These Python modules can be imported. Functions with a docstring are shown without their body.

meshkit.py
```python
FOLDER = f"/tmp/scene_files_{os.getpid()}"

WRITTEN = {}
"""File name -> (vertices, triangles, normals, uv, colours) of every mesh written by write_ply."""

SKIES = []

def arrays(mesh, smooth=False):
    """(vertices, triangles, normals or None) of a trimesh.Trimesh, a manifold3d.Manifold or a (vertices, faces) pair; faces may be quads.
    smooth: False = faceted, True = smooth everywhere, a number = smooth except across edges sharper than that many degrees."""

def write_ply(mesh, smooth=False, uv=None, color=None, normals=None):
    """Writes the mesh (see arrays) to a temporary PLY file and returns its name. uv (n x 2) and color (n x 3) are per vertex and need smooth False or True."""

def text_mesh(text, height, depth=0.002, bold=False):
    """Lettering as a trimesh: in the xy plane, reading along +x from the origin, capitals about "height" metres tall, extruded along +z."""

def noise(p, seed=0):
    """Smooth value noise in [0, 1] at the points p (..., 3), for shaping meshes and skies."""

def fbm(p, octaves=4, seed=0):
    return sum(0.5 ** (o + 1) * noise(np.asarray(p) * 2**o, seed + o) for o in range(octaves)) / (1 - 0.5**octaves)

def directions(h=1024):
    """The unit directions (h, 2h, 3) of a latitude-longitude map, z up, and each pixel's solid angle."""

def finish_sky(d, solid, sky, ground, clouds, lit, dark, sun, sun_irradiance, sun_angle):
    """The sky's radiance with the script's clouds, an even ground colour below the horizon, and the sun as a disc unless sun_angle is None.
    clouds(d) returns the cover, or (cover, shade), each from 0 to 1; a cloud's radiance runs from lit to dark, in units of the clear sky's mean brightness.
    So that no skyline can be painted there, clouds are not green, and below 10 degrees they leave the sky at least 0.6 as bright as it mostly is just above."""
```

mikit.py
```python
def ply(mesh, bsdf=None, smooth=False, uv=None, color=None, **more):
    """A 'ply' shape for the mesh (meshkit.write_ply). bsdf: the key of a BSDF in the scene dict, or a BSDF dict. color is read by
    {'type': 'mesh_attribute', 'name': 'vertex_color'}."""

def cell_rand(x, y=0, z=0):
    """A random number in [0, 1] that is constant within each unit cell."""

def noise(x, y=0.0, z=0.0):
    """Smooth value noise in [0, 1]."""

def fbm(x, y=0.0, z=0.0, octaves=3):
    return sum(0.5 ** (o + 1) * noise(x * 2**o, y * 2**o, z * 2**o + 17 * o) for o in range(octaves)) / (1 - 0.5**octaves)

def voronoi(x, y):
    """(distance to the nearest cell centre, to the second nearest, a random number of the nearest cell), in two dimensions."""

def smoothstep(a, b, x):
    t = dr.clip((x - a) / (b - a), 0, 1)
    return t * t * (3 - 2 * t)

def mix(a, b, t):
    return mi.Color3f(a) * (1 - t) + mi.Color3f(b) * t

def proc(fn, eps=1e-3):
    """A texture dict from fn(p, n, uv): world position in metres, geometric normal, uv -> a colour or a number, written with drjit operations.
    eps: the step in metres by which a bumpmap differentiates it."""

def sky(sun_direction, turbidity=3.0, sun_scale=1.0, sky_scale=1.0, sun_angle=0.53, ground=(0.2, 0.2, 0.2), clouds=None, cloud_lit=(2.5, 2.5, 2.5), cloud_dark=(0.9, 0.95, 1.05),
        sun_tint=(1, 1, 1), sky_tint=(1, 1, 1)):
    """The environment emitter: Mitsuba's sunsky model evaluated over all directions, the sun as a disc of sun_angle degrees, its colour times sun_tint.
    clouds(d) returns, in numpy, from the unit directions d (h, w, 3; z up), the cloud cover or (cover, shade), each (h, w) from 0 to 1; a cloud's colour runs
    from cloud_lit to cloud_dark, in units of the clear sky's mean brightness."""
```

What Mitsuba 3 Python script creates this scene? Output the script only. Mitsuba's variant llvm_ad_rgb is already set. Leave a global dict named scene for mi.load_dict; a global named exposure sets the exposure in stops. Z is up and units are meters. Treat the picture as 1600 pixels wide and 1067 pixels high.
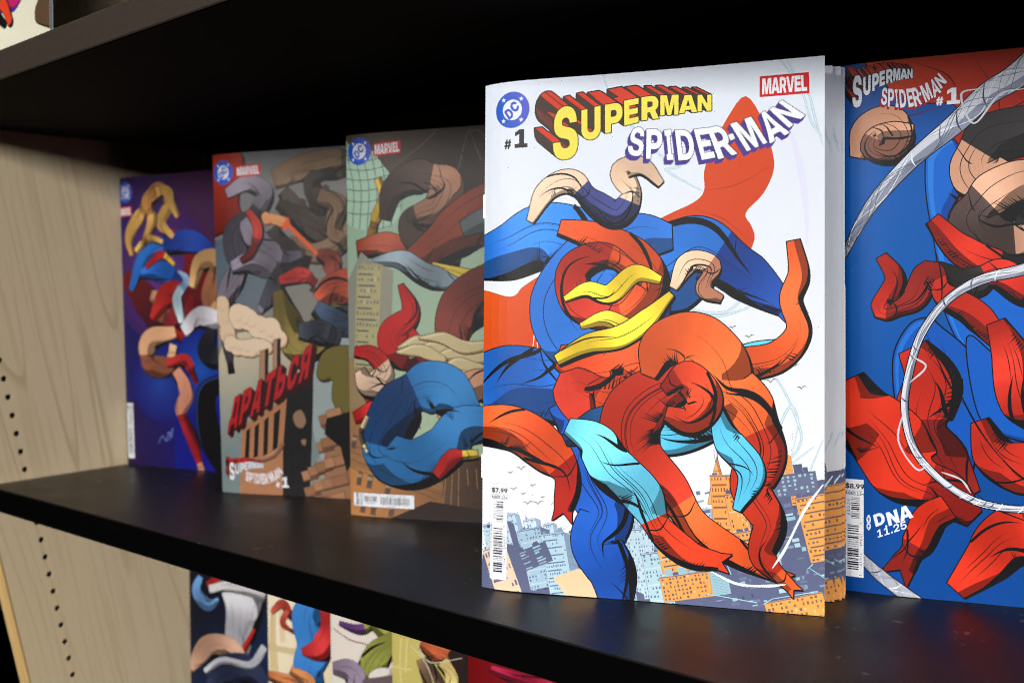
import math, random, glob
import numpy as np, trimesh, shapely, mitsuba as mi, mikit, meshkit
import mapbox_earcut
from shapely import affinity, unary_union
from shapely.geometry import Polygon, LineString, Point, MultiPolygon, box
from shapely.ops import transform as sh_transform
from PIL import Image, ImageDraw, ImageFont

T = mi.ScalarTransform4f
scene, labels = {}, {}

# ------------------------------------------------------------------ camera, lamps, exposure
BASE = 1.25                     # height of the display shelf's front edge above the floor
CAM = np.array([0.852966, -0.300598, 0.208671 + BASE])
FWD = np.array([-0.645905, 0.740377, -0.184669])
UP = np.array([-0.019959, 0.225495, 0.974039])
scene['camera'] = {'type': 'thinlens', 'fov': 54.68, 'fov_axis': 'x', 'aperture_radius': 0.0016, 'focus_distance': 0.475,
                   'near_clip': 0.01, 'far_clip': 30.0,
                   'to_world': T().look_at(origin=CAM.tolist(), target=(CAM + FWD).tolist(), up=UP.tolist())}
exposure = 0.0
LAMPS = [  # ceiling panels of the shop: centre, half width, half depth, radiance
    ((0.55, -1.99, BASE + 1.18), 0.60, 0.30, (29.5, 29.5, 29.2)),
    ((0.55, -2.61, BASE + 1.18), 0.60, 0.30, (29.5, 29.5, 29.2)),
    ((2.90, -1.99, BASE + 1.18), 0.60, 0.30, (38.0, 38.0, 38.4)),
    ((2.90, -2.61, BASE + 1.18), 0.60, 0.30, (38.0, 38.0, 38.4)),
]
WHERE = ['first row, straight ahead', 'second row, straight ahead', 'first row, to the right', 'second row, to the right']
for i, (c, hw, hh, rad) in enumerate(LAMPS):
    k = 'ceiling_lamp' + ('_%03d' % i if i else '')
    scene[k] = {'type': 'rectangle', 'to_world': T().translate(list(c)) @ T().rotate([1, 0, 0], 180) @ T().scale([hw, hh, 1]),
                'emitter': {'type': 'area', 'radiance': {'type': 'rgb', 'value': list(rad)}}}
    labels[k] = {'label': 'flat white ceiling light panel over the aisle, ' + WHERE[i], 'category': 'ceiling light'}


def lin(c):
    c = np.asarray(c, float) / 255.0
    return np.where(c <= 0.04045, c / 12.92, ((c + 0.055) / 1.055) ** 2.4)


def rgb(*c):
    return {'type': 'rgb', 'value': [float(x) for x in lin(c)]}


# ------------------------------------------------------------------ materials
def wood(p, n, uv):
    y, z = p.y, p.z
    bend = mikit.fbm(y * 7.0 + 3.1, z * 1.3, p.x * 4.0, octaves=3)
    ring = mikit.fbm(y * 16.0 + bend * 2.2, z * 1.7 + 9.0, 2.0, octaves=2)
    f = ring * 9.0
    f = f - mi.Float(mi.Int32(f))
    line = mikit.smoothstep(0.88, 0.98, f) * (1.0 - mikit.smoothstep(0.98, 1.0, f))
    patch = mikit.noise(y * 5.0, z * 4.0, 7.0)
    fine = mikit.fbm(y * 420.0, z * 11.0, 1.0, octaves=2)
    big = mikit.noise(y * 9.0, z * 2.6, 3.0)
    c = mikit.mix((0.80, 0.645, 0.425), (0.73, 0.57, 0.355), big)
    c = mikit.mix(c, (0.46, 0.315, 0.155), line * patch * 0.65)
    c = mikit.mix(c, (0.56, 0.42, 0.23), mikit.smoothstep(0.5, 0.85, fine) * 0.35)
    return c


def speck(p, n, uv):
    s = mikit.noise(p.x * 2300.0, p.y * 2300.0, p.z * 2300.0)
    return mikit.mix((0.022, 0.015, 0.011), (0.062, 0.044, 0.033), s)


def blackboard(p, n, uv):
    s = mikit.fbm(p.x * 160.0, p.y * 900.0, p.z * 900.0, octaves=2)
    d = mikit.smoothstep(0.80, 0.84, mikit.noise(p.x * 420.0, p.y * 420.0, 3.0)) * mikit.smoothstep(0.80, 0.9, mikit.noise(p.x * 90.0, p.y * 90.0, 5.0))
    return mikit.mix(mikit.mix((0.008, 0.007, 0.006), (0.014, 0.012, 0.010), s), (0.11, 0.10, 0.09), d * 0.6)


def satin(p, n, uv):
    return 0.33 + 0.14 * mikit.fbm(p.x * 60.0, p.y * 60.0, p.z * 60.0, octaves=2)


def edgewood(p, n, uv):
    s = mikit.fbm(p.x * 300.0, p.z * 7.0, 1.0, octaves=2)
    return mikit.mix((0.60, 0.40, 0.17), (0.46, 0.28, 0.10), s)


scene['maple'] = {'type': 'principled', 'base_color': mikit.proc(wood), 'roughness': 0.45, 'specular': 0.35}
scene['edge_maple'] = {'type': 'principled', 'base_color': mikit.proc(edgewood), 'roughness': 0.4}
scene['black_laminate'] = {'type': 'principled', 'base_color': mikit.proc(blackboard), 'roughness': mikit.proc(satin), 'specular': 0.27}
scene['shaded_laminate'] = {'type': 'principled', 'base_color': {'type': 'rgb', 'value': [0.0035, 0.0035, 0.003]}, 'roughness': 0.7, 'specular': 0.05}  # the shelf laminate again, darkened to hold the shade under the shelves
scene['black_edge'] = {'type': 'principled', 'base_color': {'type': 'rgb', 'value': [0.001, 0.001, 0.001]}, 'roughness': 0.5, 'specular': 0.03}
scene['brown_edge'] = {'type': 'principled', 'base_color': mikit.proc(speck), 'roughness': 0.5, 'specular': 0.3}
scene['matt_black'] = {'type': 'principled', 'base_color': {'type': 'rgb', 'value': [0.0025, 0.0025, 0.0025]}, 'roughness': 0.8, 'specular': 0.1}
scene['hole_shade'] = {'type': 'diffuse', 'reflectance': {'type': 'rgb', 'value': [0.02, 0.013, 0.007]}}  # dark colour stands in for the shade inside the pin holes
scene['ink'] = {'type': 'twosided', 'bsdf': {'type': 'principled', 'base_color': {'type': 'mesh_attribute', 'name': 'vertex_color'}, 'roughness': 0.40, 'specular': 0.13}}
scene['paper'] = {'type': 'twosided', 'bsdf': {'type': 'principled', 'base_color': rgb(222, 225, 230), 'roughness': 0.5, 'specular': 0.3}}
scene['newsprint'] = {'type': 'twosided', 'bsdf': {'type': 'principled', 'base_color': rgb(140, 134, 126), 'roughness': 0.7, 'specular': 0.15}}
scene['staple_wire'] = {'type': 'roughconductor', 'material': 'Al', 'alpha': 0.25}


# ------------------------------------------------------------------ names
def numbered(name):
    if name not in scene and not any(k.startswith(name + '__') for k in scene):
        return name
    i = 1
    while '%s_%03d' % (name, i) in scene or any(k.startswith('%s_%03d__' % (name, i)) for k in scene):
        i += 1
    return '%s_%03d' % (name, i)


def part(parent, name, mesh, bsdf, smooth=False, **kw):
    key = numbered(parent + '__' + name) if parent else numbered(name)
    scene[key] = mikit.ply(mesh, bsdf, smooth, **kw)
    return key


def bevel_box(x0, x1, y0, y1, z0, z1, b=0.0012):
    import manifold3d as m3
    pts = []
    for x, sx in ((x0, 1), (x1, -1)):
        for y, sy in ((y0, 1), (y1, -1)):
            for z, sz in ((z0, 1), (z1, -1)):
                pts += [(x + b * sx, y, z), (x, y + b * sy, z), (x, y, z + b * sz)]
    # chamfered box: hull of the points shifted off each corner along two axes at a time
    pts = []
    for x, sx in ((x0, 1), (x1, -1)):
        for y, sy in ((y0, 1), (y1, -1)):
            for z, sz in ((z0, 1), (z1, -1)):
                pts += [(x + b * sx, y + b * sy, z), (x + b * sx, y, z + b * sz), (x, y + b * sy, z + b * sz)]
    m = m3.Manifold.hull_points(np.array(pts)).to_mesh()
    return trimesh.Trimesh(m.vert_properties[:, :3], m.tri_verts)


TILT = math.radians(10.1005)     # the shelves slope down towards the back
ROT = np.array([[1, 0, 0], [0, math.cos(TILT), math.sin(TILT)], [0, -math.sin(TILT), math.cos(TILT)]])


def shelf_frame(dz=0.0, dy=0.0):
    m = np.eye(4)
    m[:3, :3] = ROT
    m[:3, 3] = [0, dy, BASE + dz]
    return m


def placed(mesh, m):
    mesh = mesh.copy()
    mesh.apply_transform(m)
    return mesh


# ------------------------------------------------------------------ 2-D print: everything on a cover is cut from flat inks that never overlap
PW, PH = 168.3, 258.8            # a cover in millimetres
INK = (14, 12, 16)


def P(s):
    return [tuple(float(v) for v in q.split(',')) for q in s.split()]


def curve(pts, closed=False, n=7):
    p = np.array(pts, float)
    if len(p) < 3:
        return p
    out, m = [], len(p)
    for i in range(m if closed else m - 1):
        if closed:
            a, b, c, d = (p[(i + j - 1) % m] for j in range(4))
        else:
            b, c = p[i], p[i + 1]
            a = p[i - 1] if i else 2 * b - c
            d = p[i + 2] if i + 2 < m else 2 * c - b
        for t in np.arange(n) / n:
            out.append(0.5 * (2 * b + (c - a) * t + (2 * a - 5 * b + 4 * c - d) * t * t + (3 * b - a - 3 * c + d) * t ** 3))
    if not closed:
        out.append(p[-1])
    return np.array(out)


def poly(pts):
    g = Polygon(pts)
    return g if g.is_valid else g.buffer(0)


def blob(s):
    return poly(curve(P(s), True))


def sweep(pts, widths, n=6):
    c = curve(pts, False, n)
    w = np.interp(np.linspace(0, 1, len(c)), np.linspace(0, 1, len(widths)), widths) / 2
    d = [Point(*p).buffer(max(r, 0.03), 8 if r > 1 else 3) for p, r in zip(c, w)]
    return unary_union([shapely.union_all([a, b]).convex_hull for a, b in zip(d, d[1:])])


_glyphs = {}


def glyph(ch, weight=900):
    """A letter as a polygon in a unit box whose height is the capitals' height; returns (polygon, advance)."""
    if (ch, weight) not in _glyphs:
        font = ImageFont.truetype(glob.glob('/opt/blender-*/*/datafiles/fonts/Inter.woff2')[0], 220)
        font.set_variation_by_axes([32, weight])
        x0, y0, x1, y1 = font.getbbox(ch, anchor='ls')
        im = Image.new('L', (x1 - x0 + 8, y1 - y0 + 8))
        ImageDraw.Draw(im).text((4 - x0, 4 - y0), ch, 255, font, anchor='ls')
        on = np.pad(np.asarray(im) > 127, ((0, 0), (1, 1))).astype(np.int8)
        r, s = np.nonzero(np.diff(on, axis=1) == 1)
        e = np.nonzero(np.diff(on, axis=1) == -1)[1]
        g = unary_union(list(shapely.box(s, -r - 1, e, -r))).buffer(0.7).buffer(-0.7).simplify(0.75)
        k = 1 / (220 * 0.727)
        _glyphs[ch, weight] = affinity.affine_transform(g, [k, 0, 0, k, (x0 - 4) * k, (4 - y0) * k]), font.getlength(ch) * k
    return _glyphs[ch, weight]


def text(s, x, y, h, ang=0.0, sx=1.0, weight=900, gap=0.0, slant=0.0):
    """Lettering with its baseline starting at (x, y), capitals h tall; one polygon."""
    at, out = 0.0, []
    for ch in s:
        if ch != ' ':
            g, adv = glyph(ch, weight)
            out.append(affinity.translate(g, at, 0))
        else:
            adv = 0.28
        at += adv + gap
    g = unary_union(out)
    g = affinity.affine_transform(g, [h * sx, h * slant, 0, h, 0, 0])
    return affinity.translate(affinity.rotate(g, ang, origin=(0, 0)), x, y)


def fit(g, q):
    """Warps a polygon from its own bounds into the quad q: top left, top right, bottom right, bottom left."""
    x0, y0, x1, y1 = g.bounds
    a, b, c, d = (np.array(v) for v in q)

    def f(x, y):
        s, t = (np.asarray(x) - x0) / (x1 - x0), (np.asarray(y) - y0) / (y1 - y0)
        s, t = s[:, None], t[:, None]
        r = (a * (1 - s) + b * s) * t + (d * (1 - s) + c * s) * (1 - t)
        return r[:, 0], r[:, 1]

    g = sh_transform(f, g.segmentize((x1 - x0) / 8))
    return g if g.is_valid else g.buffer(0)


def solid(g):
    if g.geom_type in ('Polygon', 'MultiPolygon'):
        return g
    q = [h for h in getattr(g, 'geoms', []) if h.geom_type in ('Polygon', 'MultiPolygon')]
    return unary_union(q) if q else Polygon()


class Print:
    """The inks of one cover, bottom to top; each belongs to a part of the comic."""

    def __init__(self):
        self.layers, self.part, self.dull = [], 'artwork', 1.0

    def add(self, g, col):
        if g is not None and not g.is_empty:
            self.layers.append((g, col, self.part))
        return g

    def fill(self, s, col):
        return self.add(poly(P(s)), col)

    def line(self, s, w=(0.2, 0.7, 0.2), col=INK, n=5):
        return self.add(sweep(P(s), w, n), col)

    def shape(self, g, col, dark=None, light=None, ol=0.55, sh=(-2.2, 2.0), ink=0.4, hairs=0, seed=1, hl=5.0):
        """An inked form: outline, flat colour, a darker and a lighter side, black where it turns away, brush hairs."""
        if ol:
            self.add(g.buffer(ol), INK)
        self.add(g, col)
        if light:
            self.add(g.difference(affinity.translate(g, -sh[0] * 1.1, -sh[1] * 1.1)).intersection(g.buffer(-0.9)), light)
        if dark:
            self.add(g.difference(affinity.translate(g, sh[0], sh[1])), dark)
        if ink:
            self.add(g.difference(affinity.translate(g, sh[0] * ink, sh[1] * ink)), INK)
        if hairs:
            rnd, out = random.Random(seed), []
            for ring in ([g] if g.geom_type == 'Polygon' else g.geoms):
                ln = ring.exterior
                for _ in range(hairs):
                    d = rnd.random() * ln.length
                    a, b = ln.interpolate(d), ln.interpolate((d + 0.6) % ln.length)
                    tx, ty = b.x - a.x, b.y - a.y
                    m = math.hypot(tx, ty) or 1
                    tx, ty = tx / m, ty / m
                    nx, ny = (-ty, tx) if ln.is_ccw else (ty, -tx)
                    if nx * sh[0] + ny * sh[1] < 0.15 * math.hypot(*sh):
                        continue
                    L, w, sk = hl * rnd.uniform(0.35, 1.2), rnd.uniform(0.35, 1.0), rnd.uniform(-0.6, 0.9)
                    dx, dy = nx + tx * sk, ny + ty * sk
                    out.append(Polygon([(a.x - tx * w, a.y - ty * w), (a.x + tx * w, a.y + ty * w), (a.x + dx * L, a.y + dy * L)]))
            if out:
                self.add(unary_union([o.buffer(0) for o in out]).intersection(g), INK)
        return g

    def ribbon(self, s, w, col, n=6, **k):
        return self.shape(sweep(P(s), w, n), col, **k)

    def streamer(self, s, w, front, back, twists=2.0, phase=0.3, lines=3, ol=0.5, fork=False, drop=True, step=1.3, bits=5):
        """A long paper streamer that turns over now and then: front and back colours, inked edges, folds and brush hairs."""
        c = curve(P(s), False, 14)
        seg = np.hypot(*np.diff(c, axis=0).T)
        t = np.concatenate([[0], np.cumsum(seg)]) / seg.sum()
        N = max(24, int(seg.sum() / step))
        tt = np.linspace(0, 1, N)
        c = np.stack([np.interp(tt, t, c[:, 0]), np.interp(tt, t, c[:, 1])], 1)
        d = np.gradient(c, axis=0)
        d /= np.linalg.norm(d, axis=1, keepdims=True) + 1e-9
        nn = np.stack([-d[:, 1], d[:, 0]], 1)
        q = np.cos(np.pi * twists * .55 * tt + phase)
        f = q > -.62
        W = np.interp(tt, np.linspace(0, 1, len(w)), w) / 2 * (1 - .26 * np.exp(-((q + .62) / .22) ** 2))
        sd = int(sum(map(ord, s)))
        glow = .5 + .5 * np.sin(tt * (5.0 + N * .05) + sd % 7) * np.cos(tt * N * .021 + sd % 5)
        low = np.sign(nn @ np.array([.55, -.83]))                      # which edge lies away from the drawn light
        low = np.convolve(np.pad(low, 4, mode='edge'), np.ones(9) / 9, 'valid')
        dw = np.clip(.34 + .22 * np.sin(tt * N * .09 + sd % 11), .1, .62)   # how far the dark side reaches in
        iw = np.clip(.09 + .15 * np.sin(tt * N * .13 + sd % 13), .03, .34)
        cols = [np.array(front, float), np.array(back, float)]

        def band(i, j, u0, u1):
            return poly(np.vstack([c[i:j] + nn[i:j] * (W * u0)[i:j, None], (c[i:j] + nn[i:j] * (W * u1)[i:j, None])[::-1]]))

        rnd = random.Random(sd)
        last = N - 1
        for i in range(0, last, bits):
            j = min(i + bits + 1, N)
            if j - i < 2:
                break
            body, i0 = band(i, j, np.ones(N), -np.ones(N)), max(i - 2, 0)
            if fork and j == N:
                k = W[-1]
                body = body.union(poly([c[-1] + nn[-1] * k, c[-1] + nn[-1] * k * 1.15 + d[-1] * k * 1.3, c[-1] + d[-1] * k * .25, c[-1] - nn[-1] * k * 1.15 + d[-1] * k * 1.3, c[-1] - nn[-1] * k]))
            if drop:
                self.add(affinity.translate(body.buffer(ol * .5), .4, -.6), INK)
            self.add(body.buffer(ol), INK)
            fr = bool(f[(i + j) // 2])
            base = cols[0] if fr else cols[1]
            la, lb = (np.clip(base * (.84 + .34 * g) + 22 * g ** 2, 0, 255) for g in (glow[i0], glow[j - 1]))
            dk = tuple(base * .64) if fr else tuple(base * .6)
            self.add(body.union(band(i0, j, np.ones(N), -np.ones(N))) if i else body, (tuple(la), tuple(lb), *c[i0], *c[j - 1]))
            for side in (1, -1):
                v = np.clip(low * side, 0, 1)
                if v[i0:j].max() > .05:
                    self.add(band(i0, j, side * (1 - dw * v * 1.7), np.full(N, side * 1.0)), dk)
                    self.add(band(i0, j, side * (1 - iw * v * 1.5), np.full(N, side * 1.0)), INK)
            if fr != bool(f[i0]) and i:
                self.add(sweep([tuple(c[i] + nn[i] * W[i]), tuple(c[i] + d[i] * W[i] * .5), tuple(c[i] - nn[i] * W[i])], (.3, .8, .3), 3), INK)
        # spotted blacks: long tapering folds that start at one edge, and brush hairs in clusters beside them
        for k in range(int(N / 26 * (1 if lines else 0)) + (1 if lines > 1 else 0)):
            i = rnd.randrange(2, max(3, N - 12))
            n_ = min(rnd.randrange(10, 30), N - i - 1)
            if n_ < 6:
                continue
            side = 1 if low[i] > 0 else -1
            if rnd.random() < .3:
                side = -side
            u = np.linspace(.98, rnd.uniform(-.35, .45), n_) ** 1.0 * side
            e = np.sin(np.linspace(.9, math.pi, n_)) * rnd.uniform(.06, .16)
            if rnd.random() < .5:
                u = u[::-1]
                e = e[::-1]
            L = c[i:i + n_] + nn[i:i + n_] * (W[i:i + n_] * (u + e))[:, None]
            R = c[i:i + n_] + nn[i:i + n_] * (W[i:i + n_] * (u - e * .4))[:, None]
            self.add(poly(np.vstack([L, R[::-1]])), INK)
        for k in range(lines):                             # fine contour lines that run far along the form
            u = (-.62 + 1.24 * (k + .5) / lines) + .22 * np.sin(tt * 3.1 + sd + k)
            i0 = rnd.randrange(0, max(1, N // 3))
            i1 = rnd.randrange(min(N - 1, i0 + N // 3), N)
            e = np.sin(np.linspace(0, math.pi, i1 - i0)) * .2 / np.maximum(W[i0:i1], .8)
            if i1 - i0 > 6:
                L = c[i0:i1] + nn[i0:i1] * (W[i0:i1] * (u[i0:i1] + e))[:, None]
                R = c[i0:i1] + nn[i0:i1] * (W[i0:i1] * (u[i0:i1] - e))[:, None]
                for m0 in range(0, i1 - i0 - 1, 12):
                    m1 = min(m0 + 13, i1 - i0)
                    self.add(poly(np.vstack([L[m0:m1], R[m0:m1][::-1]])), INK)
        hs = []
        for k in range(int(N / 14) if lines > 1 else 0):
            i = rnd.randrange(3, N - 3)
            side = 1 if low[i] > 0 else -1
            for m in range(rnd.randrange(3, 7)):
                j = min(i + m, N - 2)
                o = c[j] + nn[j] * W[j] * side * .8
                h = W[j] * rnd.uniform(.25, .8) * math.sin(math.pi * (m + 1) / 7.5)
                ww = rnd.uniform(.3, .62)
                hs.append(Polygon([o - d[j] * ww, o + d[j] * ww, o - nn[j] * side * h + d[j] * h * .5]).buffer(0))
        if hs:
            self.add(solid(unary_union(hs)), INK)

    def dots(self, g, col, step=1.6, r=.32):
        """Printed halftone dots over a form."""
        x0, y0, x1, y1 = g.bounds
        ps = [Point(x0 + (i + .5 * (j % 2)) * step, y0 + j * step * .87).buffer(r, 2) for i in range(int((x1 - x0) / step) + 1) for j in range(int((y1 - y0) / step / .87) + 1)]
        self.add(unary_union([p for p in ps if g.contains(p)]), col)

    def cut(self, tw=14.025, th=14.378):
        """The inks cut so that none overlaps another, tile by tile: {part: [(polygon, colour)]}."""
        gs = [solid(g.buffer(0)) if not g.is_valid else g for g, _, _ in self.layers]
        tree, arr, out = shapely.STRtree(gs), np.array(gs, dtype=object), {}
        for a in range(12):
            for b in range(18):
                r = (a * tw, b * th, (a + 1) * tw, (b + 1) * th)
                idx = np.sort(tree.query(box(*r)))[::-1]
                cl = shapely.clip_by_rect(arr[idx], *r)
                cover, left = None, tw * th - 1e-4
                for i, g in zip(idx, cl):
                    if g.is_empty or g.area < 1e-4:
                        continue
                    g = solid(g)
                    try:
                        v = g if cover is None else shapely.difference(g, cover, grid_size=0.004)
                        cover = g if cover is None else shapely.union(g, cover, grid_size=0.004)
                    except Exception:
                        g = solid(g.buffer(0))
                        v = g if cover is None else g.difference(cover.buffer(0))
                        cover = g if cover is None else g.union(cover.buffer(0))
                    v, cover = solid(v), solid(cover)
                    if v.area > 0.003:
                        k = self.layers[i][1]
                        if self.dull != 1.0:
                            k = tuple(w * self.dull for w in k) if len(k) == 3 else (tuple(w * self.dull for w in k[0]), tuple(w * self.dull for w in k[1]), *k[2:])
                        out.setdefault(self.layers[i][2], []).append((v, k))
                    if cover.area > left:
                        break
        return out


def triangles(g):
    vs, fs, n = [], [], 0
    for q in ([g] if g.geom_type == 'Polygon' else getattr(g, 'geoms', [])):
        if q.geom_type != 'Polygon' or q.area < 0.002:
            continue
        rings = [np.array(r.coords)[:-1, :2] for r in (q.exterior, *q.interiors)]
        v = np.vstack(rings)
        f = mapbox_earcut.triangulate_float64(v, np.cumsum([len(r) for r in rings])).reshape(-1, 3)
        vs.append(v)
        fs.append(f + n)
        n += len(v)
    return (np.vstack(vs), np.vstack(fs)) if vs else (np.zeros((0, 2)), np.zeros((0, 3), int))


def tone(col, v):
    """A flat ink, or a printed fade (colour, colour, x0, y0, x1, y1)."""
    if len(col) == 3:
        return np.tile(lin(col), (len(v), 1))
    a, b, x0, y0, x1, y1 = col
    d = np.array([x1 - x0, y1 - y0], float)
    t = np.clip(((v - [x0, y0]) @ d) / (d @ d), 0, 1)[:, None]
    return lin(np.asarray(a) * (1 - t) + np.asarray(b) * t)


def print_mesh(pieces, surf, off):
    V, F, C, n = [], [], [], 0
    for g, col in pieces:
        bits = [g]
        x = g.bounds
        if x[2] - x[0] > 5 and x[0] < 60:                     # where the sheet curves near its fold, narrower strips
            bits = [solid(g.intersection(box(k * 4.675, x[1] - 1, (k + 1) * 4.675, x[3] + 1))) for k in range(int(x[0] // 4.675), int(x[2] // 4.675) + 1)]
        for q in bits:
            v, f = triangles(q)
            if len(f):
                V.append(v)
                F.append(f + n)
                C.append(tone(col, v))
                n += len(v)
    v = np.vstack(V)
    return (surf(v[:, 0], v[:, 1], off), np.vstack(F)), np.vstack(C)


# ------------------------------------------------------------------ lettering shared by the covers
def squad(s):
    p = P(s)
    return p


TITLE_A = [('S', "38.1,243.3 50.1,244.7 50.7,217.7 37.6,216.8"), ('U', "52.2,241.5 61.9,243.3 62,226.8 52.3,226.4"),
           ('P', "64.1,243.5 72.9,244.5 73,230 64.2,229.4"), ('E', "73.7,244.9 80.9,245.8 80.9,233.8 73.8,232.5"),
           ('R', "82.3,246 91,246.6 91,235 82.4,234.5"), ('M', "91.6,246.3 100.5,245.9 100.5,236.2 91.6,236.4"),
           ('A', "100.6,245.6 109.6,245.2 109.6,236.8 100.7,236.8"), ('N', "109.7,245.1 116.3,244.7 116.3,237 109.7,237")]
TITLE_B = [('S', "77.6,231.6 84.3,231.2 83.1,216.5 75.1,218"), ('P', "84.9,230.2 92.8,229.6 92.2,215 84.7,215.6"),
           ('I', "93.5,229.2 96.8,229.3 98.3,214.2 95,214.4"), ('D', "98.7,228.9 107,228.6 108.8,214 100.6,213.8"),
           ('E', "107.8,228.6 114.4,228.9 118.3,214.3 111.8,213.4"), ('R', "114.2,228.8 121.6,229.8 128.7,215.5 119.7,213.3"),
           ('.', "124.2,224.7 126.4,225.5 127.6,222.8 125.4,221.9"), ('M', "125.1,229.9 134.9,232.8 142.5,219.9 133,216.3"),
           ('A', "137.7,233.2 143,235.9 152.8,224 143.6,219.3"), ('N', "143.3,235.5 149.1,239.6 159.7,231.5 152.3,226.1")]
T0, T1 = P("37.9,217.3 159.5,231.6")


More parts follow.
